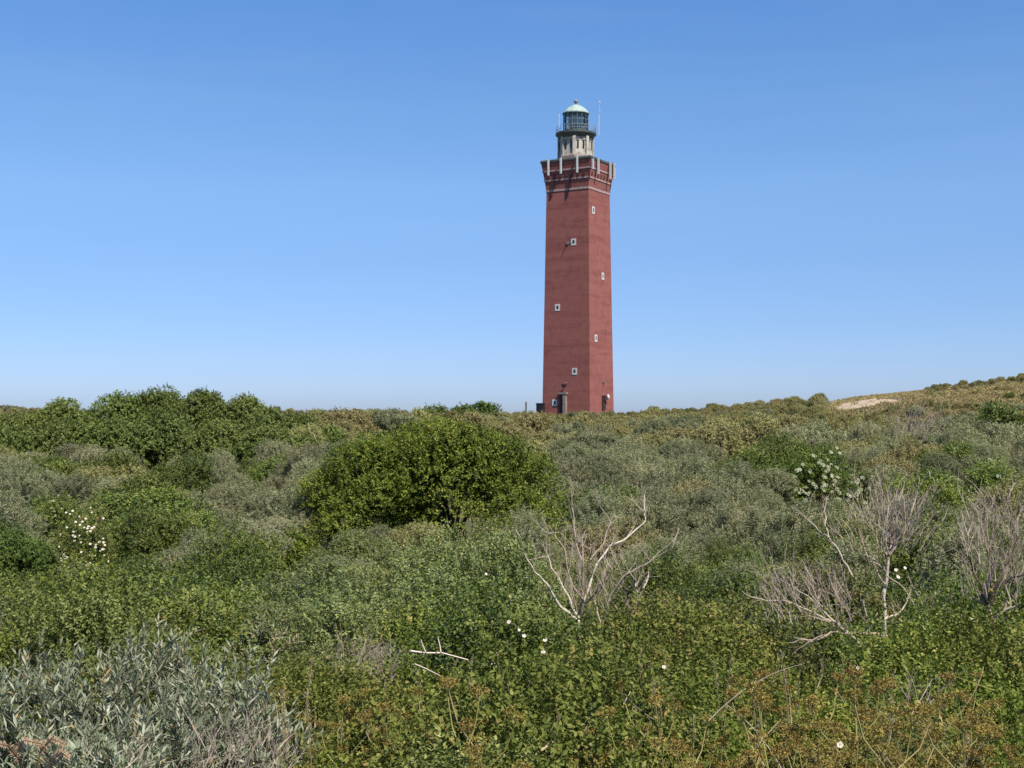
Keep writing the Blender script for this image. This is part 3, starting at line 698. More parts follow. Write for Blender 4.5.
# ------------------------------------------------------------------ drying umbel plants and grass stalks
def umbel_meshes():
    out = []
    for v in range(4):
        st, hd, lv = MB(), MB(), MB(); h = rng.uniform(.75, 1.0)
        pts = np.array([[0, 0, 0], [rng.normal(0, .03), rng.normal(0, .03), h * .4], [rng.normal(0, .06), rng.normal(0, .06), h * .75], [rng.normal(0, .08), rng.normal(0, .08), h]])
        st.tube(pts, [.0065, .0055, .004, .0025], 5)
        ends = [pts[-1]]
        for k in range(int(rng.integers(4, 7))):
            i = rng.integers(1, 3); t = rng.random(); b = pts[i] * (1 - t) + pts[i + 1] * t
            a = rng.uniform(0, 2 * PI); e = b + np.array([math.cos(a) * .13, math.sin(a) * .13, .16 + .08 * rng.random()])
            st.tube([b, b * .5 + e * .5 + [math.cos(a) * .025, math.sin(a) * .025, -.01], e], [.003, .0025, .0018], 4); ends.append(e)
        for e in ends:
            for q in range(13):
                dq = unit(rdirs(1, .25)[0] + [0, 0, .45]); u = e + dq * rng.uniform(.035, .065)
                st.tube([e, u], [.0012, .0009], 3)
                m_ = 15; P = u + rdirs(m_) * rng.uniform(.002, .018, m_)[:, None]
                hd.leaves(P, rdirs(m_), rdirs(m_), .011, .007)
        n = 46; a = rng.uniform(0, 2 * PI, n); zz = rng.uniform(.1, .75, n) * h; q = rng.uniform(.02, .17, n)
        P = np.stack([np.cos(a) * q, np.sin(a) * q, zz], 1)
        lv.leaves(P, np.stack([np.cos(a), np.sin(a), rng.normal(.2, .4, n)], 1), rdirs(n) + [0, 0, 1.], rng.uniform(.04, .075, n), rng.uniform(.022, .04, n), fold=.15)
        out.append((st.mesh('stem', M['stalk']), hd.mesh('seed_head', M['umbel']), lv.mesh('leaves', M['rose'])))
    return out
UMB = umbel_meshes()
def zone_near(px):
    return ('beside the silvery sea buckthorn' if px < 380 else 'at the bottom under the pale dead shrub' if px < 700 else 'below the leaning bare tree' if px < 900 else 'under the dark dead tree at the right border')
UM = []
while len(UM) < 100:
    px = rng.choice([rng.uniform(290, 1040), rng.uniform(720, 1040), rng.uniform(800, 1045)]); d = rng.choice([rng.uniform(4.3, 7.6), rng.uniform(4.2, 5.4)]) if px > 740 else rng.uniform(4.3, 7.0)
    if px < 560 and d > 6.0: continue
    if 560 < px < 780 and d > 5.6: continue
    if all(abs(at(px, d) - x) + abs(d - y) > .13 for x, y in UM): UM.append((at(px, d), d))
for x, y in UM:
    z_ = zone_near(512 + x * F / y)
    root = thing('umbel_plant', 'rust coloured umbel plant gone to seed ' + z_, 'plant', (x, y, ground(x, y)), rng.uniform(0, 6), 'umbel plants ' + z_)
    s_ = rng.uniform(.58, .92); root.scale = (s_, s_, s_)
    a, b, c = UMB[rng.integers(4)]
    link('stem', a, root); link('seed_head', b, root); link('leaves', c, root)
STK = []
def stalk(px, py_top, d, label, lean=.05, group=None):
    x = at(px, d); gz = ground(x, d); h = Z0 + (HY - py_top) / F * d - gz
    root = thing('grass_stalk', label, 'grass', (x, d, gz), 0, group); mb, hd = MB(), MB()
    pts = np.array([[0, 0, 0], [lean * .3, 0, h * .5], [lean, 0, h]]); mb.tube(pts, [.004, .003, .002], 4)
    n = 160; t = rng.uniform(.72, 1.0, n)[:, None]; P = pts[1] * (1 - (t - .5) * 2) + pts[2] * ((t - .5) * 2) + rng.normal(0, .006, (n, 3))
    hd.leaves(P, rdirs(n) * .5 + [0, 0, 1.], rdirs(n), .018, .005)
    mb.build('stem', M['straw'], root); hd.build('seed_head', M['straw'], root)
stalk(486, 655, 6.2, 'tallest straw coloured grass stalk rising from the brambles')
stalk(538, 715, 5.0, 'short straw coloured grass stalk near the bottom border', .08)
stalk(292, 690, 5.4, 'yellow stalk beside the right end of the silvery clump', -.04)

def bent_stems():
    for i in range(9):
        px, py, d = rng.uniform(300, 1030), rng.uniform(690, 775), rng.uniform(4.5, 6.0)
        b = px3(px, py, d); mb = MB(); L = rng.uniform(.12, .3); a = rng.choice([-1, 1]) * rng.uniform(.5, 1.2)
        e = np.array([math.sin(a) * L, rng.normal(0, .08), abs(math.cos(a)) * L]); m_ = e * .5 + rng.normal(0, .03, 3)
        tt = np.linspace(0, 1, 9)[:, None]; m_ = m_ + rng.normal(0, .03, 3); mb.tube((1 - tt) ** 2 * (-e * .5) + 2 * tt * (1 - tt) * m_ + tt ** 2 * e, np.linspace(.002, .001, 9), 4)
        for k in range(int(rng.integers(0, 3))):
            q = m_ * rng.uniform(.4, 1.6); mb.tube([q, q + np.array([rng.normal(0, .07), rng.normal(0, .05), rng.uniform(.03, .12)])], [.002, .001], 3)
        lb = 'thin pale bent stem crossing the brambles and umbels at the bottom'
        tag(mb.build('fallen_twig', M['stalk' if i % 2 else 'dead'], None, tuple(b)), lb, 'twig', 'pale bent stems at the bottom')
bent_stems()

def straw_stalks():
    mb, hd = MB(), MB(); pts = np.array([[0, 0, 0], [.02, 0, .5], [.09, 0, 1.0]]); mb.tube(pts, [.003, .0024, .0014], 4)
    n = 55; t = rng.uniform(.88, 1.0, n)[:, None]; P = pts[1] * (2 - 2 * t) + pts[2] * (2 * t - 1) + rng.normal(0, .004, (n, 3))
    hd.leaves(P, rdirs(n) * .5 + [0, 0, 1.], rdirs(n), .018, .0045)
    ms, mh = mb.mesh('stem', M['straw']), hd.mesh('seed_head', M['straw'])
    for i in range(70):
        px, d = rng.uniform(290, 1030), rng.uniform(4.8, 10.5); x = at(px, d)
        o = thing('grass_stalk', 'thin straw coloured grass stalk with a small head sticking out of the brambles', 'grass', (x, d, ground(x, d)), rng.uniform(0, 6.3), 'straw coloured grass stalks')
        k = rng.uniform(.8, 1.12); o.scale = (1, 1, k); link('stem', ms, o); link('seed_head', mh, o)
straw_stalks()

# ------------------------------------------------------------------ carpet of bushes
ELL = [  # photo ellipse -> kind
    (120, 460, 170, 22, 'buck'), (30, 478, 45, 14, 'green'), (200, 495, 90, 28, 'grassy'), (130, 545, 75, 32, 'green'), (60, 585, 90, 30, 'grassy'), (205, 565, 45, 25, 'green'),
    (90, 620, 130, 34, 'green'), (330, 590, 60, 60, 'privet'), (430, 590, 120, 60, 'privet'), (650, 495, 70, 35, 'buck'), (705, 500, 24, 22, 'green'),
    (760, 525, 80, 45, 'buck'), (690, 585, 55, 30, 'green'), (640, 560, 40, 30, 'buck'), (960, 500, 90, 24, 'dark'), (950, 445, 90, 14, 'buck'), (860, 520, 60, 30, 'buck'), (590, 470, 50, 25, 'buck'),
    (440, 650, 160, 40, 'green'), (640, 650, 120, 50, 'rose'), (880, 640, 150, 60, 'green')]
def kind_at(px, py, d):
    c = []
    for ex, ey, a, b, k in ELL:
        q = ((px - ex) / a) ** 2 + ((py - ey) / b) ** 2
        if q < 1: c.append((q, k))
    if c and rng.random() < .82: return min(c)[1]
    r = rng.random()
    if d > 105: return 'olive' if r < .78 else ('buck' if r < .95 else 'green')
    if d > 75: return 'olive' if r < .45 else ('buck' if r < .82 else 'green')
    if d > 30: return 'buck' if r < .58 else ('green' if r < .8 else ('olive' if r < .95 else 'dark'))
    if d > 10: return 'green' if r < .45 else ('buck' if r < .65 else ('privet' if r < .82 else 'rose'))
    return 'green' if r < .62 else ('rose' if r < .9 else 'privet')

NAMES = dict(buck=('sea_buckthorn_bush', 'grey-green sea buckthorn bush'), green=('bramble_bush', 'bright green bramble bush'), privet=('privet_bush', 'pale leaved privet bush'),
             olive=('scrub_bush', 'olive brown scrub bush'), dark=('elder_bush', 'dark green leafy bush'), rose=('wild_rose_bush', 'low wild rose bush with reddish leaves'))
def zone(px, d):
    if d < 12: return 'beside the silvery foreground clump' if px < 320 else ('in the foreground below the pale dead shrub' if px < 740 else 'in the foreground around the leaning bare tree')
    if d < 34: return 'on the lower left slope under the white rose' if px < 280 else ('in the hollow before the hawthorn' if px < 540 else ('around the pale dead shrub' if px < 740 else 'behind the two bare dead trees'))
    if d < 84: return 'between thicket and white rose' if px < 300 else ("at the big hawthorn's foot" if px < 560 else ('between hawthorn and flowering elder' if px < 740 else 'around the flowering elders'))
    return 'before the leafy thicket' if px < 310 else ('on the rise left of the lighthouse' if px < 540 else ('on the plain before the lighthouse' if px < 800 else 'on the right dune below the sand'))

SAND = [(862, 404), (880, 397), (900, 393), (922, 390)]   # px centre line of the bare sand
def on_sand(px, py): return False

def sand_outline():
    return [(834, 408.5), (842, 404), (855, 401), (868, 398), (880, 396), (886, 393), (897, 392.8), (905, 391), (913, 391.5), (909, 396), (902, 402), (893, 404), (884, 403), (878, 405), (868, 408.5), (856, 411), (846, 411)]
SANDX0, SANDX1 = at(835, 150), at(915, 150)

LIM = [(212, 312, 5.5, 12.2, 652), (700, 1050, 4, 5.6, 744), (275, 545, 88, 240, 406.5), (300, 562, 20, 47, 520), (560, 680, 15, 30, 545), (255, 330, 25, 38, 540), (752, 888, 22, 59, 498), (870, 1040, 25, 47, 496), (520, 680, 7, 15.2, 618), (752, 942, 6.5, 13.2, 652), (955, 1040, 6.5, 11.7, 634), (8, 165, 9, 37.5, 546), (325, 482, 6.5, 9.7, 672), (480, 560, 6, 9.2, 690), (-10, 335, 55, 84, 443), (-10, 275, 84, 103, 440), (-30, 300, 103, 170, 405),
       (945, 1022, 122, 170, 398), (960, 1050, 80, 111, 424), (500, 650, 150, 240, 408.5)]
cands = []
d = 4.6
while d < 214:
    s = .36 + .035 * d if d < 11 else (1.05 + .05 * (d - 11) if d < 34 else (2.35 + .012 * (d - 34) if d < 125 else 2.2))
    half = (575 / F) * d
    x = -half + rng.uniform(0, s)
    while x < half:
        cands.append((x + rng.normal(0, s * .22), d + rng.normal(0, s * .28)))
        x += s * rng.uniform(.85, 1.25)
    d += s * 0.86
sp_iter = sorted(SPECIAL, key=lambda s: s[1] - s[5] * .7)
cands.sort(key=lambda c: c[1]); si = 0
counts = {}
for x, d in cands:
    if d < 4.3 or (d < 5.9 and 512 + F * x / d < 290): continue
    while si < len(sp_iter) and sp_iter[si][1] - sp_iter[si][5] * .7 < d:
        q = sp_iter[si]; cover(q[0], q[1], q[5], q[3], q[4]); si += 1
    if any((x - q[0]) ** 2 + (d - q[1]) ** 2 < (q[2] * (1.0 if q[1] > 14 else .9)) ** 2 for q in SPECIAL): continue
    gz = ground(x, d); px = 512 + F * x / d
    # bare and grassy places
    if d > 120 and 832 < px < 925 and 385 < HY - F * (gz - Z0) / d < 412: continue
    if math.hypot(x - 11, d - 215) < 8: continue
    lod = 'N' if d < 11 else ('M' if d < 34 else ('L' if d < 84 else 'F'))
    py = HY - F * (gz + 1.2 * min(1, d / 12) - Z0) / d
    kd = kind_at(px, py, d)
    if kd == 'grassy':
        if rng.random() < .72: continue
        kd = 'green' if rng.random() < .5 else 'buck'
    if (kd, lod) not in PROTO: kd = {'F': 'green', 'L': 'green', 'M': 'green', 'N': 'green'}[lod] if (kd != 'olive') else 'buck'
    if (kd, lod) not in PROTO: kd = 'green'
    me, st, rx, h = PROTO[(kd, lod)][rng.integers(3)]
    sc_ = rng.choice([.7, .85, 1, 1.15, 1.35]) * rng.uniform(.93, 1.07)
    if lod == 'F': sc_ *= 1.0 if d < 115 else max(.50, 1.0 - .012 * (d - 115))
    if lod == 'N': sc_ *= .84 + .095 * (d - 4)
    if d > 128 and px > 925:
        if d < 170 and rng.random() < .3: continue
        sc_ *= .66
    if lod == 'M': sc_ *= .60 + .014 * (d - 11)
    if lod == 'L': sc_ *= .80
    scar = d > 95 and 826 < px < 922
    if scar: sc_ *= .7
    pyt = HY - F * (gz + h * sc_ - Z0) / d
    if any(a < px < b and e < d < f and pyt - 2 < t_ for a, b, e, f, t_ in LIM) and not (d > 128 and px > 890 and rng.random() < .10): continue
    if d > 75 and 826 < px < 922 and pyt < 416 - .19 * (px - 835) and rng.random() < .95: continue
    if not shows(x, d, rx * sc_, gz + h * sc_, h * sc_, 1.4 if scar else (3.4 if d > 60 else 5.0)): continue
    cover(x, d, rx * sc_, gz + h * sc_, h * sc_)
    nm, ad = NAMES[kd]; zn = zone(px, d)
    if d < 26 and st is not None:
        o = thing(nm, f'{ad} {zn}', 'bush', (x, d, gz - .04), rng.uniform(0, 6.28), f'{ad.split(" ")[-2]} bushes {zn}')
        link('foliage', me, o); link('stems', st, o)
        if kd == 'rose' and d < 11 and rng.random() < .4:
            pass
    else:
        o = link(nm, me, None, (x, d, gz - .06)); o.rotation_euler = (rng.normal(0, .08), rng.normal(0, .08), rng.uniform(0, 6.28))
        tag(o, f'{ad} {zn}', 'bush', f'{ad.split(" ")[-2]} bushes {zn}')
    o.scale = (sc_, sc_, sc_ * rng.uniform(.85, 1.15))
    counts[(nm, lod)] = counts.get((nm, lod), 0) + 1
print('BUSHES', counts, sum(counts.values()))

# dog roses in bloom among the brambles
ROSES = [(509, 622, 9), (524, 636, 8.3), (519, 630, 8.8), (543, 652, 7.5), (533, 664, 7.2), (511, 680, 6.6), (504, 695, 6.4), (664, 667, 7.3), (545, 640, 8.4), (896, 570, 11), (905, 568, 11), (898, 577, 11), (973, 619, 10), (858, 668, 8), (492, 663, 8.2), (486, 574, 14), (840, 745, 5.2)]
rr = thing('dog_rose_bush', 'dog rose bush with open white flowers among the brambles below the pale dead shrub', 'bush', (at(525, 7.6), 7.6, ground(at(525, 7.6), 7.6)))
rr2 = thing('dog_rose_bush', 'dog rose bush with a few white flowers under the leaning bare tree', 'bush', (at(905, 10.5), 10.5, ground(at(905, 10.5), 10.5)))
rb, _, _ = bush_mesh('foliage', M['green'], .55, .5, .75, 34, .16, 22, 12, .16, .042, .026, up=.4, ragged=.45, fold=.18)
for r_ in (rr, rr2): link('foliage', rb, r_)
for px, py, d in ROSES:
    root = rr2 if px > 800 else rr
    p = px3(px, py, d); o = link('flower', ROSE_FL[rng.integers(3)], root, tuple(p - np.array(root.location)))
    o.scale = [rng.uniform(.8, 1.15) * (.5 if d < 9 else .6)] * 3
    o.rotation_euler = Vector((rng.normal(0, .3), -.8, .6)).to_track_quat('Z', 'Y').to_euler()

# ------------------------------------------------------------------ grass (uncountable)
def grass():
    mb = MB(); n = 46000
    dd = np.exp(rng.uniform(math.log(3.6), math.log(120), n)); px = rng.uniform(-500, 1524, n)
    x = (px - 512) / F * dd
    pyy = np.array([HY - F * (ground(a, b) + .5 - Z0) / b for a, b in zip(x, dd)])
    keep = np.array([any(((p - e[0]) / e[2]) ** 2 + ((q - e[1]) / e[3]) ** 2 < 1.2 for e in ELL if e[4] == 'grassy') for p, q in zip(px, pyy)]) | (rng.random(n) < np.where((px < -20) | (px > 1044), np.where(dd < 40, .9, .2), np.where(dd < 10, .8, .16)))
    x, dd = x[keep], dd[keep]; n = len(x)
    z = np.array([ground(a, b) for a, b in zip(x, dd)])
    per = 9; k = n * per
    P = np.repeat(np.stack([x, dd, z - .02], 1), per, 0); dr = np.repeat(dd, per)
    P[:, :2] += rng.normal(0, 1, (k, 2)) * (.04 + .0035 * dr)[:, None]
    D = np.stack([rng.normal(0, .35, k), rng.normal(0, .35, k), np.ones(k)], 1)
    L = np.clip(.28 + .012 * dr, .3, .75) * rng.uniform(.6, 1.3, k)
    mb.blades(P, D, rdirs(k) * [1, 1, .1], L, .006 + .00085 * dr, np.clip(np.repeat(rng.random(n), per) * .8 + rng.normal(0, .15, k), 0, 1), bend=.3)
    tag(mb.build('grass', M['grass']), 'green dune grass growing between the bushes', 'grass', kind='stuff')
grass()
def marram():
    mb = MB(); n = 16000; x = rng.uniform(at(790, 140), at(1090, 165), n); y = rng.uniform(126, 190, n)
    z = np.array([ground(a, b) for a, b in zip(x, y)]); ok = (z > Z0 - .6 + rng.normal(0, .4, n)); x, y, z = x[ok], y[ok], z[ok]; n = len(x)
    pxx = 512 + F * x / y; pyy = HY - F * (z - Z0) / y
    pl = sand_outline()
    def inside(u, v):
        c = False
        for i in range(len(pl)):
            (x1, y1), (x2, y2) = pl[i - 1], pl[i]
            if (y1 > v) != (y2 > v) and u < (x2 - x1) * (v - y1) / (y2 - y1) + x1: c = not c
        return c
    ok = np.array([not (q < 172 and inside(a, b)) or rng.random() < .05 for a, b, q in zip(pxx, pyy, y)]); x, y, z = x[ok], y[ok], z[ok]; n = len(x)
    P = np.repeat(np.stack([x, y, z - .02], 1), 7, 0); P[:, :2] += rng.normal(0, .22, (n * 7, 2))
    D = np.stack([rng.normal(0, .4, n * 7), rng.normal(0, .4, n * 7), np.ones(n * 7)], 1)
    mb.blades(P, D, rdirs(n * 7) * [1, 1, .1], rng.uniform(.3, .65, n * 7), .09, bend=.35)
    tag(mb.build('dry_grass', M['marram']), 'dry tan marram grass covering the top of the right dune', 'grass', kind='stuff')
marram()

# ------------------------------------------------------------------ ground sheet and bare sand
def ground_sheet():
    ys = np.concatenate([[-3000, -800, -200, -60, -20, -8], np.arange(-4, 30, .8), np.arange(30, 90, 1.6), np.arange(90, 260, 2.6), [265, 280, 300, 330, 370, 420, 500, 650, 900, 1400, 2200, 3600]])
    u = np.concatenate([[-60, -20, -8, -4, -2.2, -1.4, -1], np.linspace(-.75, .75, 110), [1, 1.4, 2.2, 4, 8, 20, 60]])
    V = []
    for y in ys:
        w = max(30.0, abs(y)) if y < 400 else y
        for q in u:
            xx = q * w if abs(q) <= .75 else q * max(w, 60); V.append((xx, y, ground(xx, y)))
    nu = len(u); Fc = [[i * nu + j, i * nu + j + 1, (i + 1) * nu + j + 1, (i + 1) * nu + j] for i in range(len(ys) - 1) for j in range(nu - 1)]
    mb = MB(); mb.add(V, Fc); o = mb.build('ground', M['ground']); o['kind'] = 'structure'
    for p in o.data.polygons: p.use_smooth = True
ground_sheet()
def sand():
    # where the sight lines of the scar's outline meet the dune, as a conforming sheet
    def hit(px, py):
        for dd in np.arange(120, 200, .25):
            x = at(px, dd)
            if ground(x, dd) >= Z0 + (HY - py) / F * dd: return x, dd
        return None
    pts = [hit(*p) for p in sand_outline()]
    print('SAND', [None if p is None else (round(p[0], 1), round(p[1], 1)) for p in pts])
    pts = np.array([p for p in pts if p]); c = pts.mean(0); mb = MB(); V = []; k = 7; n = len(pts)
    for i in range(k):
        t = i / (k - 1)
        for j, p in enumerate(pts):
            q = c + (p - c) * t * (1 + .08 * rng.normal() * (i == k - 1)); V.append((q[0], q[1], ground(*q) + .06))
    Fc = [[i * n + j, i * n + (j + 1) % n, (i + 1) * n + (j + 1) % n, (i + 1) * n + j] for i in range(k - 1) for j in range(n)]
    mb.add(V, Fc); o = mb.build('sand', M['sand']); o['kind'] = 'structure'; o['label'] = 'bare pale sand scar on the right dune'
sand()

# ------------------------------------------------------------------ lighthouse
TX, TY = 11.25, 215.0
def lighthouse():
    A = R(30.5)
    root = thing('lighthouse', 'tall square red brick lighthouse with white lantern tower and green dome', 'lighthouse', (TX, TY, Z0), -A)
    sq = lambda s, z: [(-s / 2, -s / 2, z), (s / 2, -s / 2, z), (s / 2, s / 2, z), (-s / 2, s / 2, z)]
    w_at = lambda z: 9.0 + (7.95 - 9.0) * (z + 1) / 37.9
    f_at = lambda z: w_at(36.9) if z < 36.9 else 7.95 + 1.35 * ((z - 36.9) / 4.9) ** 1.15
    mb = MB(); mb.prism([sq(w_at(z), z) for z in (-2.5, 9, 18, 27, 36.9)]); mb.build('tower_shaft', M['brick'], root)
    mb = MB(); mb.prism([sq(f_at(z) - .02 * (z > 37), z) for z in (36.9, 38.0, 39.0, 40.2, 41.0, 41.75)]); mb.build('flared_head', M['brick'], root)
    for z in (37.0, 38.75, 40.3):
        mb = MB(); s = f_at(z + .1) + .12; h = .26 if z > 37.5 else .36
        mb.prism([sq(s, z), sq(s + .03, z + h)]); mb.build('stone_band', M['band'], root)
    # gaps of the frieze as solid blocks, their shade put into the dark colour
    for i in range(-3, 4):
        for face in (0, 1):
            mb = MB(); z = 39.55; s = f_at(z); u = i * 1.12
            if face == 0: mb.box((u, -s / 2 - .02, z), (.30, .16, .6))
            else: mb.box((s / 2 + .02, u, z), (.16, .30, .6))
            mb.build('frieze_slot', M['brickdark'], root)
    # dark streaks under the frieze, narrowing and leaning left downwards
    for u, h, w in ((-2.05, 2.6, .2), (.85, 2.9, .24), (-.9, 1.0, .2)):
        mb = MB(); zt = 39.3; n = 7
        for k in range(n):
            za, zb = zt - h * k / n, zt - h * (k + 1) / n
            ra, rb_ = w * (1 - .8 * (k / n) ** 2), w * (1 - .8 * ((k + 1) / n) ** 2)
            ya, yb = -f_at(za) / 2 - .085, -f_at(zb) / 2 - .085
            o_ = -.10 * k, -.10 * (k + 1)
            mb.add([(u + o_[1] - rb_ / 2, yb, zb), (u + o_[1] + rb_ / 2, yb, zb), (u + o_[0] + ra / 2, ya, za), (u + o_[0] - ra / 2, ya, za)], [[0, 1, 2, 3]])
        mb.build('dark_streak', M['darkmark'], root)
    mb = MB(); mb.prism([sq(9.34, 41.75), sq(9.5, 41.9), sq(9.5, 42.15), sq(9.3, 42.3)]); mb.build('coping', M['coping'], root)
    # windows: white frame standing proud of the brick, dark pane set in it
    def window(face, u, z, w=.95, h=1.12, dark=True):
        s = w_at(z) / 2
        fr, pn = MB(), MB()
        def bx(m_, du, dz, a, b, dep, off):
            if face == 0: m_.box((u + du, -s - off, z + dz), (a, dep, b))
            else: m_.box((s + off, u + du, z + dz), (dep, a, b))
        t = .27
        bx(fr, -(w - t) / 2, 0, t, h, .08, .01); bx(fr, (w - t) / 2, 0, t, h, .08, .01)
        bx(fr, 0, (h - t) / 2, w - 2 * t, t, .08, .01); bx(fr, 0, -(h - t) / 2, w - 2 * t, t * 1.15, .1, .013)
        f = fr.build('window', M['white'], root)
        if dark: bx(pn, 0, 0, w - 2 * t, h - 2 * t, .05, .004)
        pn.build('pane', M['dark'], f)
    for u, z in ((1.24, 28.3), (-1.72, 17.5), (1.58, 6.75), (-2.12, 1.55)): window(0, u, z)
    for u, z in ((-2.35, 33.6), (.9, 22.9), (-1.95, 12.3)): window(1, u, z, .9, 1.2)
    # dish left of the upper window, and a diagonal stain drawn as a thin tube
    mb = MB(); s = w_at(28) / 2; mb.box((.15, -s - .06, 28.2), (.5, .12, .5)); mb.tube([(.2, -s - .1, 28.2), (.9, -s - .06, 28.25)], .04, 4); mb.build('wall_bracket', M['greystone'], root)
    mb = MB(); mb.tube([(-.05, -s - .05, 27.8), (-.5, -s - .055, 27.0), (-.95, -s - .06, 26.0)], .05, 4); mb.build('line_stain', M['darkmark'], root)
    # entrance portal, its lamp, and the vent by the right wall
    s = w_at(1) / 2; mb = MB()
    mb.box((-.05, -s - .25, .9), (.55, .6, 4.2)); mb.box((-.35, -s - .26, 3.12), (1.5, .7, .3)); mb.build('portal', M['greystone'], root)
    mb = MB(); mb.box((-.72, -s - .04, .8), (.78, .12, 4.0)); mb.build('door', M['brickdark'], root)
    mb = MB(); mb.box((-.05, -s - .2, 4.55), (.12, .5, .12)); mb.box((-.2, -s - .5, 4.35), (.5, .45, .55)); mb.build('outside_lamp', M['black'], root)
    mb = MB(); mb.tube([(-.05, -s - .5, 4.85), (.1, -s - .35, 5.0), (.3, -s - .02, 4.75)], .05, 4); mb.build('lamp_bracket', M['greystone'], root)
    mb = MB(); mb.box((s + .35, .35, 2.4), (.7, .8, .75)); mb.box((s + .2, .1, 1.2), (.35, .35, 1.6)); mb.box((s + .15, .75, 1.0), (.3, .3, 1.2)); mb.build('cable_box', M['brickdark'], root)
    mb = MB(); an = np.arange(12) / 12 * 2 * PI
    mb.prism([[(s + .45 + q, 1.15 + rr_ * math.cos(a), 2.55 + rr_ * math.sin(a)) for a in an] for q, rr_ in ((0, .3), (.15, .42), (.3, .3))]); mb.build('white_lamp', M['white'], root)
    mb = MB(); mb.tube([(s + .02, .45, 5.05), (s + .3, .5, 4.8)], .12, 4, cap=True); mb.build('vent', M['black'], root)
    # aerial panels round the parapet
    def panel(x, y, z0, z1, w=.29, d_=.2):
        mb = MB(); mb.prism([[(x - w / 2, y - d_ / 2, z), (x + w / 2, y - d_ / 2, z), (x + w / 2, y + d_ / 2, z), (x - w / 2, y + d_ / 2, z)] for z in (z0, z1)])
        o = mb.build('aerial_panel', M['white'], root)
        mb = MB(); cx = x - (.0 if abs(x) < 4.6 else math.copysign(.3, x)); cy = y - (0 if abs(y) < 4.6 else math.copysign(.3, y))
        mb.tube([(cx, cy, z0 + .3), (cx, cy, z1 + .25)], .05, 5); mb.build('pole', M['greymetal'], o)
    for u, z0, z1 in ((-3.02, 39.6, 42.3), (-.65, 39.7, 42.35), (2.41, 39.6, 42.65)): panel(u, -5.05, z0, z1)
    for u, z0, z1 in ((-4.5, 40.0, 41.7), (-2.5, 39.5, 42.1), (2.0, 39.35, 42.15), (3.5, 39.5, 42.3)): panel(5.05, u, z0, z1)
    # lantern tower: eight-sided, with pilasters, windows and plinth
    lx, ly = -.36, -.2
    def ngon(r, z, n=8, off=.5): return [(lx + r * math.cos((i + off) / n * 2 * PI), ly + r * math.sin((i + off) / n * 2 * PI), z) for i in range(n)]
    mb = MB(); mb.prism([ngon(2.95, 41.6), ngon(2.9, 46.3)]); mb.build('lantern_tower', M['stone'], root)
    mb = MB(); mb.prism([ngon(3.3, 41.6), ngon(3.3, 43.0), ngon(3.05, 43.4)]); mb.build('plinth', M['greystone'], root)
    for i in range(8):
        a = (i + .5) / 8 * 2 * PI; mb = MB(); c, s_ = math.cos(a), math.sin(a)
        P = [(2.93, -.26), (3.1, -.26), (3.1, .26), (2.93, .26)]
        mb.prism([[(lx + r_ * c - q * s_, ly + r_ * s_ + q * c, z) for r_, q in P] for z in (43.2, 46.35)]); mb.build('pilaster', M['stone'], root)
    for i in range(8):
        a = i / 8 * 2 * PI; c, s_ = math.cos(a), math.sin(a)
        for q0 in (-.5, .5):
            mb = MB(); P = [(2.66, q0 - .14), (2.74, q0 - .14), (2.74, q0 + .14), (2.66, q0 + .14)]
            mb.prism([[(lx + r_ * c - q * s_, ly + r_ * s_ + q * c, z) for r_, q in P] for z in (44.2, 45.5)]); o = mb.build('lantern_window', M['dark'], root)
            mb = MB(); P = [(2.68, q0 - .3), (2.79, q0 - .3), (2.79, q0 + .3), (2.68, q0 + .3)]
            mb.prism([[(lx + r_ * c - q * s_, ly + r_ * s_ + q * c, z) for r_, q in P] for z in (45.62, 45.8)]); mb.build('lintel', M['greystone'], o)
    mb = MB(); mb.prism([ngon(2.98, 46.3, 24), ngon(3.2, 46.7, 24), ngon(3.46, 46.9, 24), ngon(3.48, 47.2, 24)]); mb.build('gallery', M['greymetal'], root)
    mb = MB()
    for i in range(24):
        x, y, _ = ngon(3.38, 0, 24)[i]; mb.tube([(x, y, 47.2), (x, y, 48.2)], .03, 4)
    for z in (47.7, 48.2):
        q = ngon(3.38, z, 24); mb.tube(q + [q[0]], .028, 4)
    mb.build('railing', M['bars'], root)
    mb = MB(); mb.prism([ngon(2.1, 47.2, 16), ngon(2.1, 47.7, 16)]); mb.build('lantern_base', M['greymetal'], root)
    mb = MB(); mb.prism([ngon(2.1, 47.7, 16), ngon(2.1, 50.55, 16)], caps=False); mb.build('lantern_glazing', M['glass'], root)
    mb = MB()
    for i in range(16):
        x, y, _ = ngon(2.13, 0, 16)[i]; mb.tube([(x, y, 47.7), (x, y, 50.6)], .03, 4)
    for z in (48.5, 49.4):
        q = ngon(2.13, z, 16); mb.tube(q + [q[0]], .03, 4)
    mb.build('glazing_bars', M['bars'], root)
    mb = MB(); mb.prism([ngon(r_, z, 12) for r_, z in ((.6, 47.7), (1.0, 48.0), (1.35, 48.6), (1.42, 49.1), (1.35, 49.7), (1.0, 50.2), (.5, 50.45))]); mb.build('lens', M['lens'], root)
    mb = MB(); mb.prism([ngon(r_, z, 16) for r_, z in ((2.3, 50.5), (2.3, 50.68), (2.0, 51.0), (1.6, 51.42), (1.1, 51.8), (.55, 52.05), (.3, 52.12))]); dm = mb.build('dome', M['patina'], root)
    mb = MB(); mb.prism([ngon(r_, z, 8) for r_, z in ((.2, 52.1), (.16, 52.35), (.34, 52.55), (.38, 52.75), (.2, 52.98), (.03, 53.05))]); mb.build('finial', M['greystone'], dm)
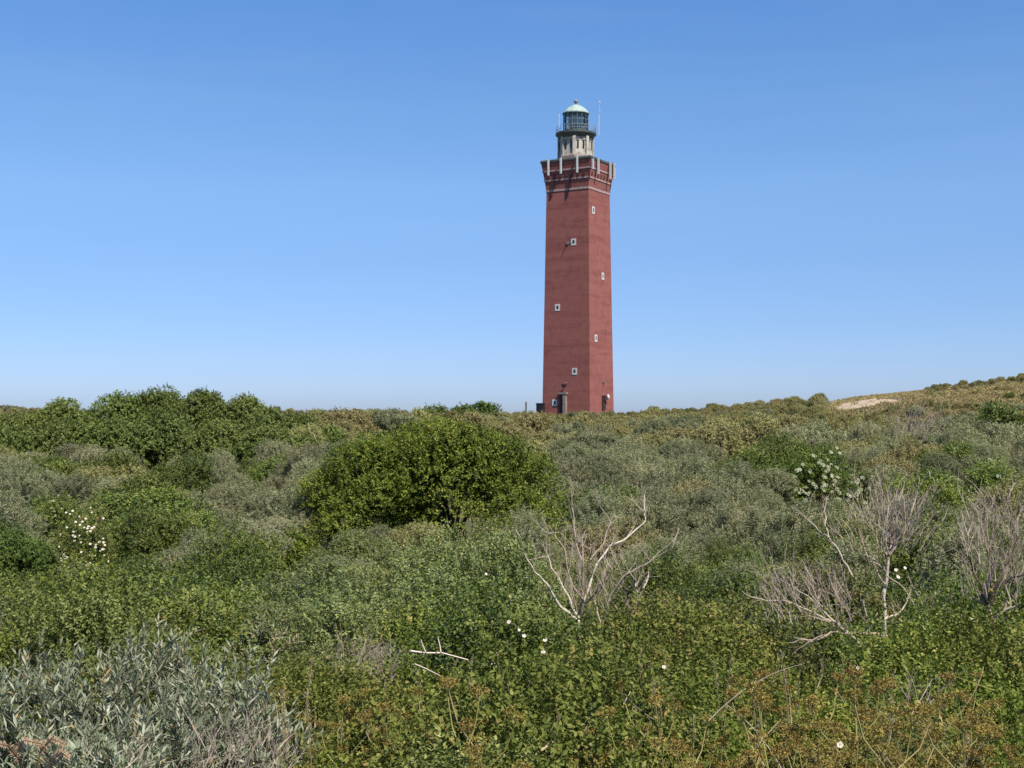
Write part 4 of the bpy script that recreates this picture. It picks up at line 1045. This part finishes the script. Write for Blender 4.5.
    for a, r_, z0, z1, w in ((R(238), 3.75, 46.9, 50.2, .06), (R(-30 + 62), 3.6, 46.9, 52.9, .022), (R(20), 3.5, 46.9, 50.3, .045)):
        mb = MB(); x, y = r_ * math.cos(a), r_ * math.sin(a); mb.tube([(x, y, z0), (x, y, z1)], w, 5)
        if z1 > 52: mb.box((x, y, 52.6), (.2, .2, .3)); mb.box((x, y, 51.0), (.18, .18, .25))
        mb.build('whip_aerial', M['white'], root)
lighthouse()
def black_hut():
    x, y = at(540.5, 212), 212.0; z = Z0 + (HY - 411) / F * 212
    root = thing('equipment_cabinet', 'black equipment cabinet standing against the left foot of the lighthouse', 'cabinet', (x, y, z - 1.5), R(-30))
    mb = MB(); mb.box((0, 0, 1.35), (1.15, .9, 2.7)); mb.build('housing', M['black'], root)
    mb = MB(); mb.prism([[(a * 1.3, b * 1.05, zz) for a, b in ((-.5, -.5), (.5, -.5), (.5, .5), (-.5, .5))] for zz in (2.703, 2.82)]); mb.build('roof', M['black'], root)
    mb = MB(); mb.box((.1, -.47, 1.3), (.7, .04, 2.2)); mb.build('door', M['black'], root)
    x, y = at(526, 205), 205.0; gz = ground(x, y); mb = MB()
    mb.prism([[(a * w, b * w, zz) for a, b in ((-.5, -.5), (.5, -.5), (.5, .5), (-.5, .5))] for zz, w in ((-.1, .3), (Z0 + (HY - 402.5) / F * y - gz, .28), (Z0 + (HY - 401.5) / F * y - gz, .1))])
    tag(mb.build('fence_post', M['post'], None, (x, y, gz)), 'single weathered post standing left of the black cabinet', 'post')
black_hut()

# ------------------------------------------------------------------ light, sky, camera
def light():
    s = bpy.data.lights.new('sun', 'SUN'); s.energy = 4.9; s.angle = R(0.53); s.color = (1.0, 0.945, 0.83)
    o = bpy.data.objects.new('sun', s); COL.objects.link(o); o.location = tuple(SUN_DIR * 60)
    o.rotation_euler = Vector(SUN_DIR).to_track_quat('Z', 'Y').to_euler()
    w = bpy.data.worlds.new('World'); sc.world = w; w.use_nodes = True; nt = w.node_tree; L = nt.links.new
    bg = nt.nodes['Background']
    sk = node(nt, 'ShaderNodeTexSky', sky_type='NISHITA'); sk.sun_disc = False
    sk.sun_elevation = R(SUN_EL); sk.sun_rotation = R(180 - SUN_PHI)
    sk.air_density = .7; sk.dust_density = .3; sk.ozone_density = 3; sk.altitude = 0
    # colour of this day's air by height above the horizon
    tc = node(nt, 'ShaderNodeTexCoord'); sp = node(nt, 'ShaderNodeSeparateXYZ'); L(tc.outputs['Generated'], sp.inputs[0])
    q = .5
    cr = ramp(nt, [(0.0, (.74 * q, .86 * q, 1.22 * q)), (.021, (.85 * q, .95 * q, 1.30 * q)), (.07, (.92 * q, 1.06 * q, 1.34 * q)), (.12, (1.04 * q, 1.21 * q, 1.43 * q)), (.169, (1.24 * q, 1.45 * q, 1.61 * q)), (.24, (1.22 * q, 1.55 * q, 1.76 * q)), (.31, (1.10 * q, 1.58 * q, 1.93 * q)), (.6, (.9 * q, 1.2 * q, 1.6 * q)), (1, (.9 * q, 1.1 * q, 1.4 * q))], sp.outputs[2])
    mx = node(nt, 'ShaderNodeMix', data_type='RGBA', blend_type='MULTIPLY'); mx.inputs[0].default_value = 1
    L(sk.outputs[0], mx.inputs[6]); L(cr.outputs[0], mx.inputs[7])
    g = node(nt, 'ShaderNodeVectorMath', operation='SCALE'); g.inputs['Scale'].default_value = 1 / q; L(mx.outputs[2], g.inputs[0])
    # very faint high wisps
    wm = node(nt, 'ShaderNodeMapping'); wm.inputs['Scale'].default_value = (3, 3, 26); L(tc.outputs['Generated'], wm.inputs[0])
    wn = node(nt, 'ShaderNodeTexNoise'); wn.inputs['Scale'].default_value = 1.7; wn.inputs['Detail'].default_value = 7; L(wm.outputs[0], wn.inputs['Vector'])
    wr = ramp(nt, [(.5, (0, 0, 0)), (.75, (.025, .025, .025))], wn.outputs['Fac'])
    wx = node(nt, 'ShaderNodeMix', data_type='RGBA'); L(wr.outputs[0], wx.inputs[0]); L(g.outputs[0], wx.inputs[6]); wx.inputs[7].default_value = (6.5, 7.4, 8.6, 1)
    L(wx.outputs[2], bg.inputs[0]); bg.inputs[1].default_value = 0.07
light()
cam = bpy.data.cameras.new('camera'); co = bpy.data.objects.new('camera', cam); COL.objects.link(co); sc.camera = co
cam.sensor_width = 36; cam.lens = F / 1024 * 36; cam.clip_start = .1; cam.clip_end = 9000; cam.shift_y = (HY - 384) / 1024
co.location = (0, 0, Z0); co.rotation_euler = (R(90), 0, 0)
vs = sc.view_settings; vs.view_transform = 'Standard'; vs.look = 'None'; vs.exposure = 0.515; vs.gamma = 1; vs.use_curve_mapping = False
sc.render.engine = 'CYCLES'
cy = sc.cycles; cy.max_bounces = 6; cy.diffuse_bounces = 3; cy.glossy_bounces = 2; cy.transmission_bounces = 4; cy.transparent_max_bounces = 8
cy.caustics_reflective = False; cy.caustics_refractive = False; cy.use_denoising = False
